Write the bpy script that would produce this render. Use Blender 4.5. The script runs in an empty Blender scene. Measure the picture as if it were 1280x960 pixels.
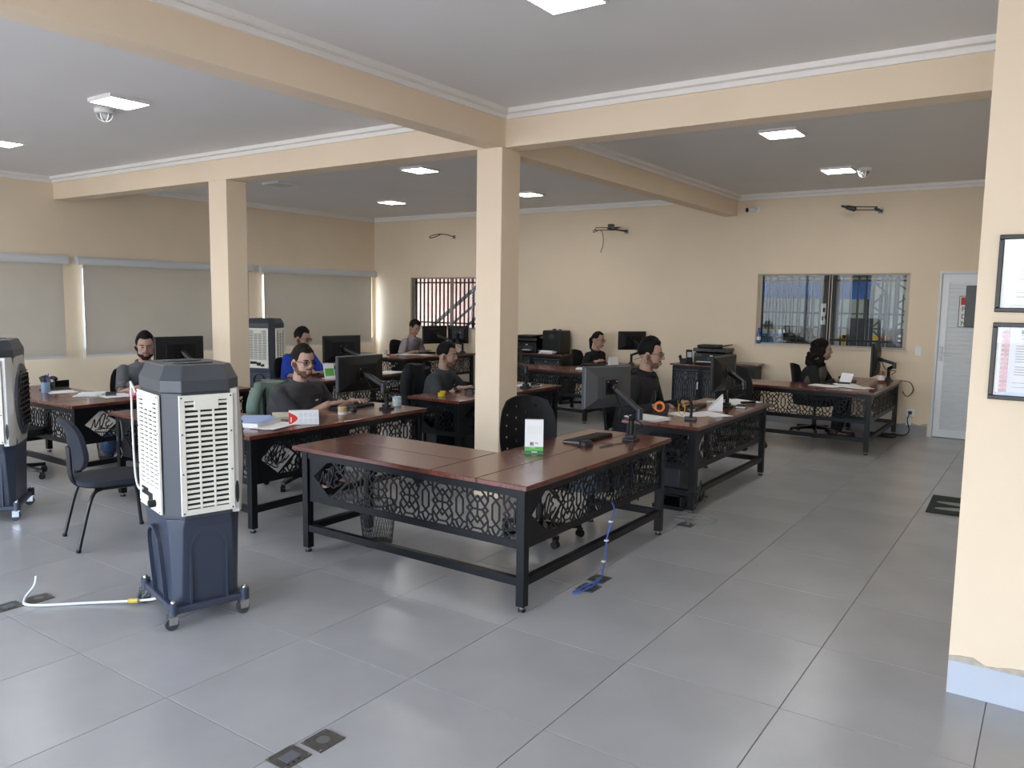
import bpy, bmesh, math, random
from mathutils import Vector, Matrix, Euler
random.seed(7)
SC = bpy.context.scene
COL = SC.collection
PI = math.pi
R = math.radians

# ------------------------------------------------------------------ camera
cam_d = bpy.data.cameras.new('camera')
cam_d.sensor_fit = 'HORIZONTAL'; cam_d.sensor_width = 36.0
cam_d.lens = 989.14 / 1280 * 36.0
cam_d.clip_start = 0.05; cam_d.clip_end = 200
cam = bpy.data.objects.new('camera', cam_d)
COL.objects.link(cam)
MR = ((0.8220035, 0.56930817, 0.01408753), (0.07261376, -0.08024471, -0.99412677), (-0.56483404, 0.81819863, -0.10730104))
mw = Matrix.Identity(4)
for i in range(3):
    mw[i][0] = MR[0][i]; mw[i][1] = -MR[1][i]; mw[i][2] = -MR[2][i]
mw.translation = Vector((2.94349, -1.76820, 1.66872))
cam.matrix_world = mw
SC.camera = cam

# ------------------------------------------------------------------ world, sun, exposure
SC.view_settings.view_transform = 'Standard'
SC.view_settings.look = 'None'
SC.view_settings.gamma = 1.0
SC.view_settings.use_curve_mapping = False
SC.view_settings.exposure = 0.72
world = bpy.data.worlds.new('sky'); SC.world = world
world.use_nodes = True
wn = world.node_tree; wn.nodes.clear()
w_out = wn.nodes.new('ShaderNodeOutputWorld')
w_bg = wn.nodes.new('ShaderNodeBackground')
w_sky = wn.nodes.new('ShaderNodeTexSky')
w_sky.sky_type = 'NISHITA'
w_sky.sun_disc = False
w_sky.sun_elevation = R(52); w_sky.sun_rotation = R(200)
w_sky.air_density = 1.0; w_sky.dust_density = 3.0; w_sky.ozone_density = 1.0
w_mix = wn.nodes.new('ShaderNodeMixRGB')
w_mix.inputs[0].default_value = 0.55
w_mix.inputs[2].default_value = (6.3, 7.4, 9.0, 1)      # thin bright cloud over the blue
wn.links.new(w_sky.outputs[0], w_mix.inputs[1])
wn.links.new(w_mix.outputs[0], w_bg.inputs[0])
w_bg.inputs[1].default_value = 0.85
wn.links.new(w_bg.outputs[0], w_out.inputs[0])

sun_d = bpy.data.lights.new('sun', 'SUN'); sun_d.energy = 6.0; sun_d.angle = R(2); sun_d.color = (1, .98, .95)
sun = bpy.data.objects.new('sun', sun_d); COL.objects.link(sun)
sun.rotation_euler = Euler((R(27), R(6), 0)); sun.location = (0, 0, 12)

H = 3.158          # ceiling
HB = 2.872         # beam soffit
XL, YB, XR, YR = -8.023, 9.396, 2.648, 2.018
YF, XE = -4.6, 6.6   # shop front behind the camera, side wall of the front bay

# light portals in the glazed shop front (sampling aid only)
for x0, x1 in ((-7.6, -2.2), (-1.8, 2.0), (2.3, 4.8)):
    ld = bpy.data.lights.new('portal', 'AREA'); ld.shape = 'RECTANGLE'; ld.size = x1 - x0; ld.size_y = 2.55
    ld.cycles.is_portal = True
    lo = bpy.data.objects.new('portal', ld); COL.objects.link(lo)
    lo.location = ((x0 + x1) / 2, YF - .02, 1.35); lo.rotation_euler = (R(90), 0, 0)

# ------------------------------------------------------------------ materials
def lin(c):
    c = c.lstrip('#'); o = []
    for i in (0, 2, 4):
        v = int(c[i:i + 2], 16) / 255
        o.append(v / 12.92 if v <= .04045 else ((v + .055) / 1.055) ** 2.4)
    return (*o, 1)
MATS = {}
def mat(name, col, rough=.5, metal=0.0, noise=0.0, nscale=6.0, bump=0.0, bscale=40.0, emit=None, trans=0.0, alpha=None, coat=0.0, spec=None, stretch=None, rand=0.0, col2=None, transl=0.0):
    if name in MATS: return MATS[name]
    m = bpy.data.materials.new(name); m.use_nodes = True
    nt = m.node_tree; b = nt.nodes['Principled BSDF']
    c = lin(col) if isinstance(col, str) else col
    b.inputs['Base Color'].default_value = c
    b.inputs['Roughness'].default_value = rough
    b.inputs['Metallic'].default_value = metal
    if coat: b.inputs['Coat Weight'].default_value = coat; b.inputs['Coat Roughness'].default_value = .1
    if spec is not None: b.inputs['Specular IOR Level'].default_value = spec
    if trans: b.inputs['Transmission Weight'].default_value = trans
    if alpha is not None: b.inputs['Alpha'].default_value = alpha
    tc = nt.nodes.new('ShaderNodeTexCoord')
    mp = nt.nodes.new('ShaderNodeMapping'); nt.links.new(tc.outputs['Object'], mp.inputs[0])
    if stretch: mp.inputs['Scale'].default_value = stretch
    if noise or col2:
        n = nt.nodes.new('ShaderNodeTexNoise'); n.inputs['Scale'].default_value = nscale; n.inputs['Detail'].default_value = 5
        nt.links.new(mp.outputs[0], n.inputs['Vector'])
        r = nt.nodes.new('ShaderNodeValToRGB')
        r.color_ramp.elements[0].position = .3; r.color_ramp.elements[1].position = .7
        if col2:
            r.color_ramp.elements[0].color = lin(col2); r.color_ramp.elements[1].color = c
        else:
            r.color_ramp.elements[0].color = tuple(max(0, v * (1 - noise)) for v in c[:3]) + (1,)
            r.color_ramp.elements[1].color = tuple(min(1, v * (1 + noise)) for v in c[:3]) + (1,)
        nt.links.new(n.outputs['Fac'], r.inputs[0])
        src = r.outputs[0]
        if rand:
            oi = nt.nodes.new('ShaderNodeObjectInfo')
            hv = nt.nodes.new('ShaderNodeHueSaturation')
            ma = nt.nodes.new('ShaderNodeMapRange'); ma.inputs[3].default_value = 1 - rand; ma.inputs[4].default_value = 1 + rand
            nt.links.new(oi.outputs['Random'], ma.inputs[0]); nt.links.new(ma.outputs[0], hv.inputs['Value'])
            nt.links.new(src, hv.inputs['Color']); src = hv.outputs[0]
        nt.links.new(src, b.inputs['Base Color'])
    if bump:
        n2 = nt.nodes.new('ShaderNodeTexNoise'); n2.inputs['Scale'].default_value = bscale; n2.inputs['Detail'].default_value = 4
        nt.links.new(mp.outputs[0], n2.inputs['Vector'])
        bp = nt.nodes.new('ShaderNodeBump'); bp.inputs['Strength'].default_value = bump; bp.inputs['Distance'].default_value = .01
        nt.links.new(n2.outputs['Fac'], bp.inputs['Height']); nt.links.new(bp.outputs[0], b.inputs['Normal'])
    if emit:
        b.inputs['Emission Color'].default_value = lin(emit[0]); b.inputs['Emission Strength'].default_value = emit[1]
    if transl:
        tl = nt.nodes.new('ShaderNodeBsdfTranslucent'); tl.inputs[0].default_value = c
        mx = nt.nodes.new('ShaderNodeMixShader'); mx.inputs[0].default_value = transl
        nt.links.new(b.outputs[0], mx.inputs[1]); nt.links.new(tl.outputs[0], mx.inputs[2])
        nt.links.new(mx.outputs[0], nt.nodes['Material Output'].inputs[0])
    MATS[name] = m
    return m
def glass_mat(name, tint=(1, 1, 1, 1), mixf=.88):
    if name in MATS: return MATS[name]
    m = bpy.data.materials.new(name); m.use_nodes = True; nt = m.node_tree
    for n in list(nt.nodes):
        if n.type != 'OUTPUT_MATERIAL': nt.nodes.remove(n)
    o = nt.nodes['Material Output']
    t = nt.nodes.new('ShaderNodeBsdfTransparent'); t.inputs[0].default_value = tint
    g = nt.nodes.new('ShaderNodeBsdfGlossy'); g.inputs[1].default_value = .02
    mx = nt.nodes.new('ShaderNodeMixShader'); mx.inputs[0].default_value = 1 - mixf
    nt.links.new(t.outputs[0], mx.inputs[1]); nt.links.new(g.outputs[0], mx.inputs[2]); nt.links.new(mx.outputs[0], o.inputs[0])
    MATS[name] = m; return m

M_wall = mat('cream_wall_paint', '#E7D6BD', .75, noise=.035, nscale=1.3, bump=.05, bscale=90)
M_ceil = mat('white_ceiling_paint', '#E4E3E3', .8, noise=.02, nscale=1.0)
M_beam = mat('cream_beam_paint', '#E7D5BC', .75, noise=.03, nscale=1.5)
M_crown = mat('white_plaster_crown', '#F0EEEA', .6)
M_tile = mat('grey_porcelain_tile', '#A2A3A6', .27, noise=.07, nscale=2.2, rand=.035, spec=.55, bump=.012, bscale=6)
M_grout = mat('dark_grout', '#55565A', .9)
M_base = mat('pale_skirting_tile', '#B9C2CF', .35, noise=.03)
M_mortar = mat('broken_plaster', '#B5AD9F', .95, noise=.2, nscale=20, bump=.6, bscale=50)
M_metal = mat('blue_black_painted_steel', '#080B11', .38, noise=.08, nscale=8, spec=.28)
M_wood = mat('red_brown_wood', '#72382A', .27, noise=0, col2='#45221A', nscale=5, stretch=(1.2, 9, 6), coat=.35, rand=.1)
M_woody = mat('red_brown_wood_cross', '#72382A', .27, col2='#45221A', nscale=5, stretch=(9, 1.2, 6), coat=.35, rand=.1)
M_black = mat('black_plastic', '#0C0D0F', .42, spec=.35)
M_blackg = mat('glossy_black_plastic', '#0D0E11', .2)
M_dark = mat('charcoal_fabric', '#121316', .9, bump=.2, bscale=300)
M_screen = mat('dark_screen', '#08090B', .15)
M_chrome = mat('chrome', '#C8CCD0', .15, 1.0)
M_rub = mat('grey_rubber', '#3A3C40', .7)
M_white = mat('white_plastic', '#E6E7E4', .4)
M_paper = mat('white_paper', '#E9EAEC', .8)
M_cool = mat('slate_cooler_plastic', '#3F444C', .35, bump=.05, bscale=400)
M_tank = mat('navy_cooler_tank', '#353D4E', .35, bump=.05, bscale=400)
M_grille = mat('ivory_grille_plastic', '#E8E6DC', .45)
M_pad = mat('brown_cooling_pad', '#2E2A26', .95, noise=.3, nscale=120)
M_silver = mat('pale_silver_plastic', '#CBCBC8', .35, .1)
M_glass = glass_mat('clear_glass', (.94, .96, .96, 1), .985)
M_alum = mat('white_aluminium', '#D9DDE0', .4)
M_steel = mat('brushed_steel', '#8A8C8F', .4, .8)

# ------------------------------------------------------------------ mesh helpers
class MB:
    def __init__(s, T=None): s.v = []; s.f = []; s.m = []; s.T = T
    def add(s, vs, fs, mi=0):
        o = len(s.v)
        if s.T is not None: vs = [s.T @ Vector(q) for q in vs]
        s.v += [tuple(q) for q in vs]
        for q in fs: s.f.append(tuple(i + o for i in q)); s.m.append(mi)
        return s
    def b(s, x0, y0, z0, x1, y1, z1, mi=0):
        v = [(x, y, z) for z in (z0, z1) for y in (y0, y1) for x in (x0, x1)]
        return s.add(v, [(0, 2, 3, 1), (4, 5, 7, 6), (0, 1, 5, 4), (2, 6, 7, 3), (0, 4, 6, 2), (1, 3, 7, 5)], mi)
    def box(s, c, d, rot=None, mi=0):
        v = [Vector((x * d[0] / 2, y * d[1] / 2, z * d[2] / 2)) for z in (-1, 1) for y in (-1, 1) for x in (-1, 1)]
        if rot is not None:
            m = rot if isinstance(rot, Matrix) else Euler(rot).to_matrix()
            v = [m @ q for q in v]
        v = [q + Vector(c) for q in v]
        return s.add(v, [(0, 2, 3, 1), (4, 5, 7, 6), (0, 1, 5, 4), (2, 6, 7, 3), (0, 4, 6, 2), (1, 3, 7, 5)], mi)
    def bar(s, p0, p1, w, h, mi=0, up=(0, 0, 1)):
        p0 = Vector(p0); p1 = Vector(p1); d = (p1 - p0); L = d.length; d.normalize()
        u = Vector(up)
        if abs(d.dot(u)) > .98: u = Vector((1, 0, 0))
        a = d.cross(u).normalized(); b2 = a.cross(d).normalized()
        m = Matrix((d, a, b2)).transposed()
        return s.box((p0 + p1) / 2, (L, w, h), m, mi)
    def cyl(s, p0, p1, r0, r1=None, n=12, mi=0):
        if r1 is None: r1 = r0
        p0 = Vector(p0); p1 = Vector(p1); d = (p1 - p0).normalized()
        a = d.orthogonal().normalized(); b2 = d.cross(a)
        v = []
        for p, r in ((p0, r0), (p1, r1)):
            for i in range(n):
                t = 2 * PI * i / n; v.append(p + a * math.cos(t) * r + b2 * math.sin(t) * r)
        f = [(i, (i + 1) % n, n + (i + 1) % n, n + i) for i in range(n)]
        f += [tuple(range(n - 1, -1, -1)), tuple(range(n, 2 * n))]
        return s.add(v, f, mi)
    def cap(s, p0, p1, r0, r1=None, n=12, mi=0):
        if r1 is None: r1 = r0
        s.cyl(p0, p1, r0, r1, n, mi); s.ell(p0, (r0,) * 3, n, 6, mi=mi); s.ell(p1, (r1,) * 3, n, 6, mi=mi); return s
    def tube(s, pts, r, n=6, mi=0, closed=False):
        pts = [Vector(q) for q in pts]; N = len(pts); v = []; prev = None
        for i, q in enumerate(pts):
            if closed: d = (pts[(i + 1) % N] - pts[i - 1])
            else: d = (pts[min(i + 1, N - 1)] - pts[max(i - 1, 0)])
            if d.length < 1e-9: d = Vector((0, 0, 1))
            d.normalize()
            if prev is None: a = d.orthogonal().normalized()
            else:
                a = prev - d * prev.dot(d)
                a = a.normalized() if a.length > 1e-6 else d.orthogonal().normalized()
            prev = a; b2 = d.cross(a)
            rr = r[i] if isinstance(r, (list, tuple)) else r
            for k in range(n):
                t = 2 * PI * k / n; v.append(q + a * math.cos(t) * rr + b2 * math.sin(t) * rr)
        f = []
        for i in range(N if closed else N - 1):
            j = (i + 1) % N
            for k in range(n):
                f.append((i * n + k, i * n + (k + 1) % n, j * n + (k + 1) % n, j * n + k))
        if not closed: f += [tuple(range(n - 1, -1, -1)), tuple((N - 1) * n + k for k in range(n))]
        return s.add(v, f, mi)
    def lathe(s, prof, c=(0, 0, 0), n=20, mi=0, ax=None):
        v = []; c = Vector(c)
        for r, z in prof:
            for i in range(n):
                t = 2 * PI * i / n; q = Vector((r * math.cos(t), r * math.sin(t), z))
                if ax is not None: q = ax @ q
                v.append(q + c)
        f = []
        for j in range(len(prof) - 1):
            for i in range(n):
                f.append((j * n + i, j * n + (i + 1) % n, (j + 1) * n + (i + 1) % n, (j + 1) * n + i))
        f += [tuple(range(n - 1, -1, -1)), tuple((len(prof) - 1) * n + i for i in range(n))]
        return s.add(v, f, mi)
    def ell(s, c, r, nu=14, nv=9, rot=None, mi=0):
        c = Vector(c); v = []; f = []
        m = None if rot is None else (rot if isinstance(rot, Matrix) else Euler(rot).to_matrix())
        def P(q): 
            q = Vector(q)
            return (m @ q if m else q) + c
        v.append(P((0, 0, r[2])))
        for j in range(1, nv):
            ph = PI * j / nv
            for i in range(nu):
                t = 2 * PI * i / nu
                v.append(P((r[0] * math.sin(ph) * math.cos(t), r[1] * math.sin(ph) * math.sin(t), r[2] * math.cos(ph))))
        v.append(P((0, 0, -r[2])))
        for i in range(nu): f.append((0, 1 + i, 1 + (i + 1) % nu))
        for j in range(nv - 2):
            for i in range(nu):
                a = 1 + j * nu
                f.append((a + i, a + nu + i, a + nu + (i + 1) % nu, a + (i + 1) % nu))
        L = len(v) - 1; a = 1 + (nv - 2) * nu
        for i in range(nu): f.append((a + i, L, a + (i + 1) % nu))
        return s.add(v, f, mi)
    def loft(s, rings, mi=0):
        n = len(rings[0]); v = [q for r in rings for q in r]; f = []
        for j in range(len(rings) - 1):
            for i in range(n):
                f.append((j * n + i, j * n + (i + 1) % n, (j + 1) * n + (i + 1) % n, (j + 1) * n + i))
        f += [tuple(range(n - 1, -1, -1)), tuple((len(rings) - 1) * n + i for i in range(n))]
        return s.add(v, f, mi)
    def prism(s, poly, z0, z1, F=None, mi=0):
        if F is None: F = lambda a, b, c: (a, b, c)
        n = len(poly)
        v = [F(a, b, z0) for a, b in poly] + [F(a, b, z1) for a, b in poly]
        f = [tuple(range(n - 1, -1, -1)), tuple(range(n, 2 * n))] + [(i, (i + 1) % n, n + (i + 1) % n, n + i) for i in range(n)]
        return s.add(v, f, mi)
    def mesh(s, name, mats, smooth=False):
        me = bpy.data.meshes.new(name)
        me.from_pydata(s.v, [], s.f)
        if not isinstance(mats, (list, tuple)): mats = [mats]
        for q in mats: me.materials.append(q)
        me.polygons.foreach_set('material_index', s.m)
        bm = bmesh.new(); bm.from_mesh(me); bmesh.ops.recalc_face_normals(bm, faces=bm.faces); bm.to_mesh(me); bm.free()
        if smooth:
            me.polygons.foreach_set('use_smooth', [True] * len(me.polygons))
            try: me.set_sharp_from_angle(angle=R(40))
            except Exception: pass
        me.update(); return me
    def build(s, name, mats, parent=None, loc=(0, 0, 0), rot=(0, 0, 0), smooth=False, bevel=0, label=None):
        return link(name, s.mesh(name, mats, smooth), parent, loc, rot, bevel, label)
def link(name, me, parent=None, loc=(0, 0, 0), rot=(0, 0, 0), bevel=0, label=None):
    o = bpy.data.objects.new(name, me); COL.objects.link(o)
    o.parent = parent; o.location = loc; o.rotation_euler = rot
    if label: o['label'] = label
    if bevel:
        md = o.modifiers.new('bevel', 'BEVEL'); md.width = bevel; md.segments = 2; md.limit_method = 'ANGLE'; md.angle_limit = R(35)
    return o
def tag(o, label=None, cat=None, group=None, kind=None):
    if label: o['label'] = label
    if cat: o['category'] = cat
    if group: o['group'] = group
    if kind: o['kind'] = kind
    return o
def thing(name, label, cat, loc=(0, 0, 0), rz=0, group=None):
    o = bpy.data.objects.new(name, None); COL.objects.link(o)
    o.empty_display_size = .1
    o.location = loc; o.rotation_euler = (0, 0, rz)
    return tag(o, label, cat, group)
def struct(name, mb, mats, label=None, parent=None, **k):
    o = mb.build(name, mats, parent, **k)
    o['kind'] = 'structure'
    if label: o['label'] = label
    return o
def copy_tree(o, parent=None):
    c = o.copy(); COL.objects.link(c); c.parent = parent
    for ch in list(o.children): copy_tree(ch, c)
    return c
def remesh(mb, name, mats, vox=.008, smooth=3, fac=.5):
    me = mb.mesh('tmp', mats)
    o = bpy.data.objects.new('tmp', me); COL.objects.link(o)
    md = o.modifiers.new('r', 'REMESH'); md.mode = 'VOXEL'; md.voxel_size = vox; md.use_smooth_shade = True
    if smooth:
        ms = o.modifiers.new('s', 'SMOOTH'); ms.iterations = smooth; ms.factor = fac
    dg = bpy.context.evaluated_depsgraph_get(); dg.update()
    ev = o.evaluated_get(dg)
    out = bpy.data.meshes.new_from_object(ev, depsgraph=dg)
    out.name = name
    bpy.data.objects.remove(o); bpy.data.meshes.remove(me)
    out.polygons.foreach_set('use_smooth', [True] * len(out.polygons))
    if not out.materials:
        for q in (mats if isinstance(mats, (list, tuple)) else [mats]): out.materials.append(q)
    return out
def text_mesh(body, size, mats, extrude=.0005, shear=0, align='LEFT'):
    cu = bpy.data.curves.new('t', 'FONT'); cu.body = body; cu.size = size; cu.extrude = extrude; cu.shear = shear; cu.align_x = align
    cu.resolution_u = 2
    o = bpy.data.objects.new('t', cu); COL.objects.link(o)
    dg = bpy.context.evaluated_depsgraph_get(); dg.update()
    me = bpy.data.meshes.new_from_object(o.evaluated_get(dg), depsgraph=dg)
    bpy.data.objects.remove(o); bpy.data.curves.remove(cu)
    me.materials.clear(); me.materials.append(mats)
    return me
def bez(p0, p1, p2, p3, n=12):
    p0, p1, p2, p3 = map(Vector, (p0, p1, p2, p3)); o = []
    for i in range(n + 1):
        t = i / n; o.append(p0 * (1 - t) ** 3 + p1 * 3 * t * (1 - t) ** 2 + p2 * 3 * t * t * (1 - t) + p3 * t ** 3)
    return o
def spline(pts, n=6):
    pts = [Vector(q) for q in pts]; o = []
    for i in range(len(pts) - 1):
        a = pts[max(i - 1, 0)]; b = pts[i]; c = pts[i + 1]; d = pts[min(i + 2, len(pts) - 1)]
        for k in range(n):
            t = k / n
            o.append(.5 * ((2 * b) + (c - a) * t + (2 * a - 5 * b + 4 * c - d) * t * t + (3 * b - a - 3 * c + d) * t ** 3))
    o.append(pts[-1]); return o
def wall_cells(mb, axis, p0, p1, a0, a1, z0, z1, holes):
    As = sorted({a0, a1, *[h[0] for h in holes], *[h[1] for h in holes]}); Zs = sorted({z0, z1, *[h[2] for h in holes], *[h[3] for h in holes]})
    for i in range(len(As) - 1):
        j = 0
        while j < len(Zs) - 1:
            def hole(jj):
                ca = (As[i] + As[i + 1]) / 2; cz = (Zs[jj] + Zs[jj + 1]) / 2
                return any(h[0] < ca < h[1] and h[2] < cz < h[3] for h in holes)
            if hole(j): j += 1; continue
            k = j
            while k < len(Zs) - 1 and not hole(k): k += 1
            if axis == 'x': mb.b(As[i], p0, Zs[j], As[i + 1], p1, Zs[k])
            else: mb.b(p0, As[i], Zs[j], p1, As[i + 1], Zs[k])
            j = k
    return mb

# ================================================================== THE SETTING
floor = struct('floor', MB().b(XL - .15, YF - .15, -.15, XE + .15, YB + .15, -.003), M_grout, 'grey porcelain tile floor of the open office')
TX, TY, G = .7, .716, .0016
tile_mb = MB()
a, b_, c_ = TX / 2 - G, TY / 2 - G, .0012
tile_mb.add([(-a, -b_, -.012), (a, -b_, -.012), (a, b_, -.012), (-a, b_, -.012), (-a, -b_, -c_), (a, -b_, -c_), (a, b_, -c_), (-a, b_, -c_),
             (-a + c_, -b_ + c_, 0), (a - c_, -b_ + c_, 0), (a - c_, b_ - c_, 0), (-a + c_, b_ - c_, 0)],
            [(0, 1, 5, 4), (1, 2, 6, 5), (2, 3, 7, 6), (3, 0, 4, 7), (4, 5, 9, 8), (5, 6, 10, 9), (6, 7, 11, 10), (7, 4, 8, 11), (8, 9, 10, 11)])
tile_me = tile_mb.mesh('tile', M_tile)
spots = []
for i in range(-12, 10):
    for j in range(-7, 14):
        x0, x1, y0, y1 = i * TX, (i + 1) * TX, j * TY, (j + 1) * TY
        if x0 > XR - .05 and y0 > YR - .05: continue
        if x1 < XL + .02 or y0 > YB - .02: continue
        cx, cy = (x0 + x1) / 2, (y0 + y1) / 2
        d = Vector((cx, cy, 0)) - mw.translation
        q = [sum(MR[r][k] * d[k] for k in range(3)) for r in range(3)]
        vis = q[2] > .6 and abs(q[0] / q[2]) < .75 and abs(q[1] / q[2]) < .62
        spots.append((0 if vis else 1, q[2], cx, cy))
spots.sort()
far_tiles = MB()
for n, (nv, dd, cx, cy) in enumerate(spots):
    hw = min(cx + TX / 2, XR if cy > YR else XE) ; lw = max(cx - TX / 2, XL)
    full = (lw == cx - TX / 2 and hw == cx + TX / 2 and cy + TY / 2 <= YB)
    if n < 285:
        o = link('tile', tile_me, floor, (cx, cy, 0))
        if not full:
            y1 = min(cy + TY / 2, YB)
            o.scale = ((hw - lw) / TX, (y1 - cy + TY / 2) / TY, 1); o.location = ((hw + lw) / 2, (cy - TY / 2 + y1) / 2, 0)
    elif hw > lw:
        far_tiles.b(lw + G, cy - TY / 2 + G, -.012, hw - G, min(cy + TY / 2, YB) - G, 0)
if far_tiles.v:
    o = far_tiles.build('tile_field', M_tile, floor); o['kind'] = 'stuff'

ceiling = struct('ceiling', MB().b(XL - .15, YF - .15, H, XE + .15, YB + .15, H + .15), M_ceil, 'white painted ceiling between the beams')

# left wall with three window openings behind the blinds, back wall with two barred windows and a door
LW = [(.95, 3.53, .88, 2.04), (3.80, 6.45, .88, 2.04), (6.762, 9.318, .88, 2.04), (-3.6, .6, .88, 2.04)]
wl = MB(); wall_cells(wl, 'y', XL - .15, XL, YF, YB + .15, 0, H, LW)
struct('wall_left', wl, M_wall, 'cream painted wall with a row of windows behind roller blinds')
W1 = (-7.10, -5.20, 1.12, 2.03); W2 = (-.597, 1.338, 1.085, 2.06); DR = (1.668, 2.50, 0, 2.08)
wb = MB(); wall_cells(wb, 'x', YB, YB + .16, XL, XR + .2, 0, H, [W1, W2, DR])
struct('wall_back', wb, M_wall, 'cream painted back wall with two barred windows and a white door')
wr = MB().b(XR, YR, 0, XE, YR + .18, H).b(XR, YR + .18, 0, XR + .18, YB, H)
struct('wall_right', wr, M_wall, 'cream wall end at the right with framed certificates')
FW = [(-7.6, -2.2, .06, 2.62), (-1.8, 2.0, .06, 2.62), (2.3, 4.8, .06, 2.62)]
wf = MB(); wall_cells(wf, 'x', YF - .15, YF, XL - .15, XE + .15, 0, H, FW)
struct('wall_front', wf, M_wall, 'front wall with wide glazed openings')
we = MB().b(XE, YF, 0, XE + .15, YR + .18, H)
struct('wall_side', we, M_wall, 'cream side wall of the front bay')

# beams and columns
def beam(name, x0, y0, x1, y1, label):
    return struct(name, MB().b(x0, y0, HB, x1, y1, H), M_beam, label)
beam('beam', XL, 3.49, -.95, 3.72, 'cream beam from the blind wall over the left column')
beam('beam', -.95, 3.54, XR, 3.735, 'cream beam from the central column to the right wall')
beam('beam', -1.0, YF, -.815, 3.55, 'cream beam overhead running toward the viewer from the central column')
beam('beam', -1.12, 3.70, -.935, YB, 'cream beam from the central column to the back wall')
def column(x0, y0, x1, y1, label):
    o = struct('column', MB().b(x0, y0, 0, x1, y1, HB + .001), M_beam, label, bevel=.006)
    return o
column(-1.074, 3.50, -.82, 3.762, 'cream square column in the middle behind the front desk')
column(-4.673, 3.485, -4.365, 3.735, 'cream square column on the left between the desks')

# crown mouldings
def crown(name, x0, y0, x1, y1, label):
    mb = MB()
    for dz0, dz1, d in ((.074, .042, .026), (.036, .0, .068), (.043, .035, .02)):
        z0, z1 = H - dz0, H - dz1
        mb.b(x0, y0, z0, x1, y0 + d, z1).b(x0, y1 - d, z0, x1, y1, z1).b(x0, y0 + d, z0, x0 + d, y1 - d, z1).b(x1 - d, y0 + d, z0, x1, y1 - d, z1)
    return struct(name, mb, M_crown, label)
crown('trim_1', XL, 3.72, -1.12, YB, 'white crown moulding of the far left ceiling bay')
crown('trim_2', -.935, 3.735, XR, YB, 'white crown moulding of the far right ceiling bay')
crown('trim_3', XL, YF, -1.0, 3.49, 'white crown moulding of the near left ceiling bay')
crown('trim_4', -.815, YF, XR, 3.54, 'white crown moulding of the near right ceiling bay')

# skirting tiles with the ragged plaster line above them
def skirting(name, p0, p1, h, n, label, ragged=True, t=.012, m=None):
    p0 = Vector(p0); p1 = Vector(p1); d = p1 - p0; L = d.length; d.normalize(); nrm = Vector((d.y, -d.x, 0))
    ang = math.atan2(d.y, d.x)
    mb = MB()
    N = max(6, int(L / .045)); top = []; 
    for i in range(N + 1):
        x = L * i / N; top.append((x, h + .012 + (.016 * random.random() + .012 * math.sin(i * 1.3) if ragged else 0)))
    poly = [(0, 0)] + [(L, 0)] + top[::-1]
    mb.prism(poly, 0, -.006, F=lambda a, b, c: (a, c, b))
    root = struct(name, mb, M_mortar, label, loc=p0, rot=(0, 0, ang))
    w = L / n
    me = MB().b(.0012, -t, 0, w - .0012, -.001, h).mesh('skirting_tile', m or M_base)
    for i in range(n): link('skirting_tile', me, root, (i * w, 0, 0), bevel=.001)
    return root
skirting('baseboard_right', (XR, YR, 0), (XE, YR, 0), .145, 13, 'pale blue grey skirting tiles under chipped plaster on the right wall', t=.012)
skirting('baseboard_back', (XL, YB, 0), (1.64, YB, 0), .13, 16, 'grey skirting tiles along the back wall', m=mat('grey_skirting_tile', '#8C8C8E', .4))
skirting('baseboard_left', (XL, YF, 0), (XL, YB, 0), .13, 20, 'grey skirting tiles along the blind wall', m=mat('grey_skirting_tile', '#8C8C8E', .4))

# windows with security bars
M_frame = mat('grey_window_frame', '#8C857C', .5)
M_bar = mat('dark_brown_iron_bar', '#231E1C', .55)
def bar_window(name, w, label, nb, sliders, M_frame=M_frame):
    x0, x1, z0, z1 = w
    fr = MB(); t = .02
    fr.b(x0, YB + .03, z0, x1, YB + .09, z0 + t).b(x0, YB + .03, z1 - t, x1, YB + .09, z1).b(x0, YB + .03, z0 + t, x0 + t, YB + .09, z1 - t).b(x1 - t, YB + .03, z0 + t, x1, YB + .09, z1 - t)
    root = struct(name, fr, M_frame, label)
    MB().b(x0 - .02, YB - .015, z0 - .025, x1 + .02, YB + .03, z0).build('sill', mat('pale_sill', '#CFC6B6', .5), root)
    xm = (x0 + x1) / 2
    for k, (a0, a1) in enumerate(sliders):
        MB().b(a0, YB + .055, z0 + t, a1, YB + .06, z1 - t).build('pane', M_glass, root)
        mb = MB()
        for x in (a0, a1 - .03): mb.b(x, YB + .045, z0 + t, x + .03, YB + .07, z1 - t)
        mb.build('sash', M_frame, root)
    bme = MB().b(-.011, -.011, z0, .011, .011, z1).mesh('bar', M_bar)
    for i in range(nb):
        link('bar', bme, root, (x0 + (x1 - x0) * (i + .5) / nb, YB + .12, 0))
    for z in (z0 + .09, z1 - .09):
        MB().b(x0, YB + .105, z - .014, x1, YB + .135, z + .014).build('cross_bar', M_bar, root)
    return root
bar_window('window_1', W1, 'barred window over the far left desk with a stair rail outside', 20, [(-7.065, -6.15), (-6.15, -5.235)])
bar_window('window_2', W2, 'wide barred window in the back wall with a blue canopy outside', 20, [(-.577, .38), (.36, 1.318)], mat('pale_window_frame', '#B9AE9E', .5))
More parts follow.
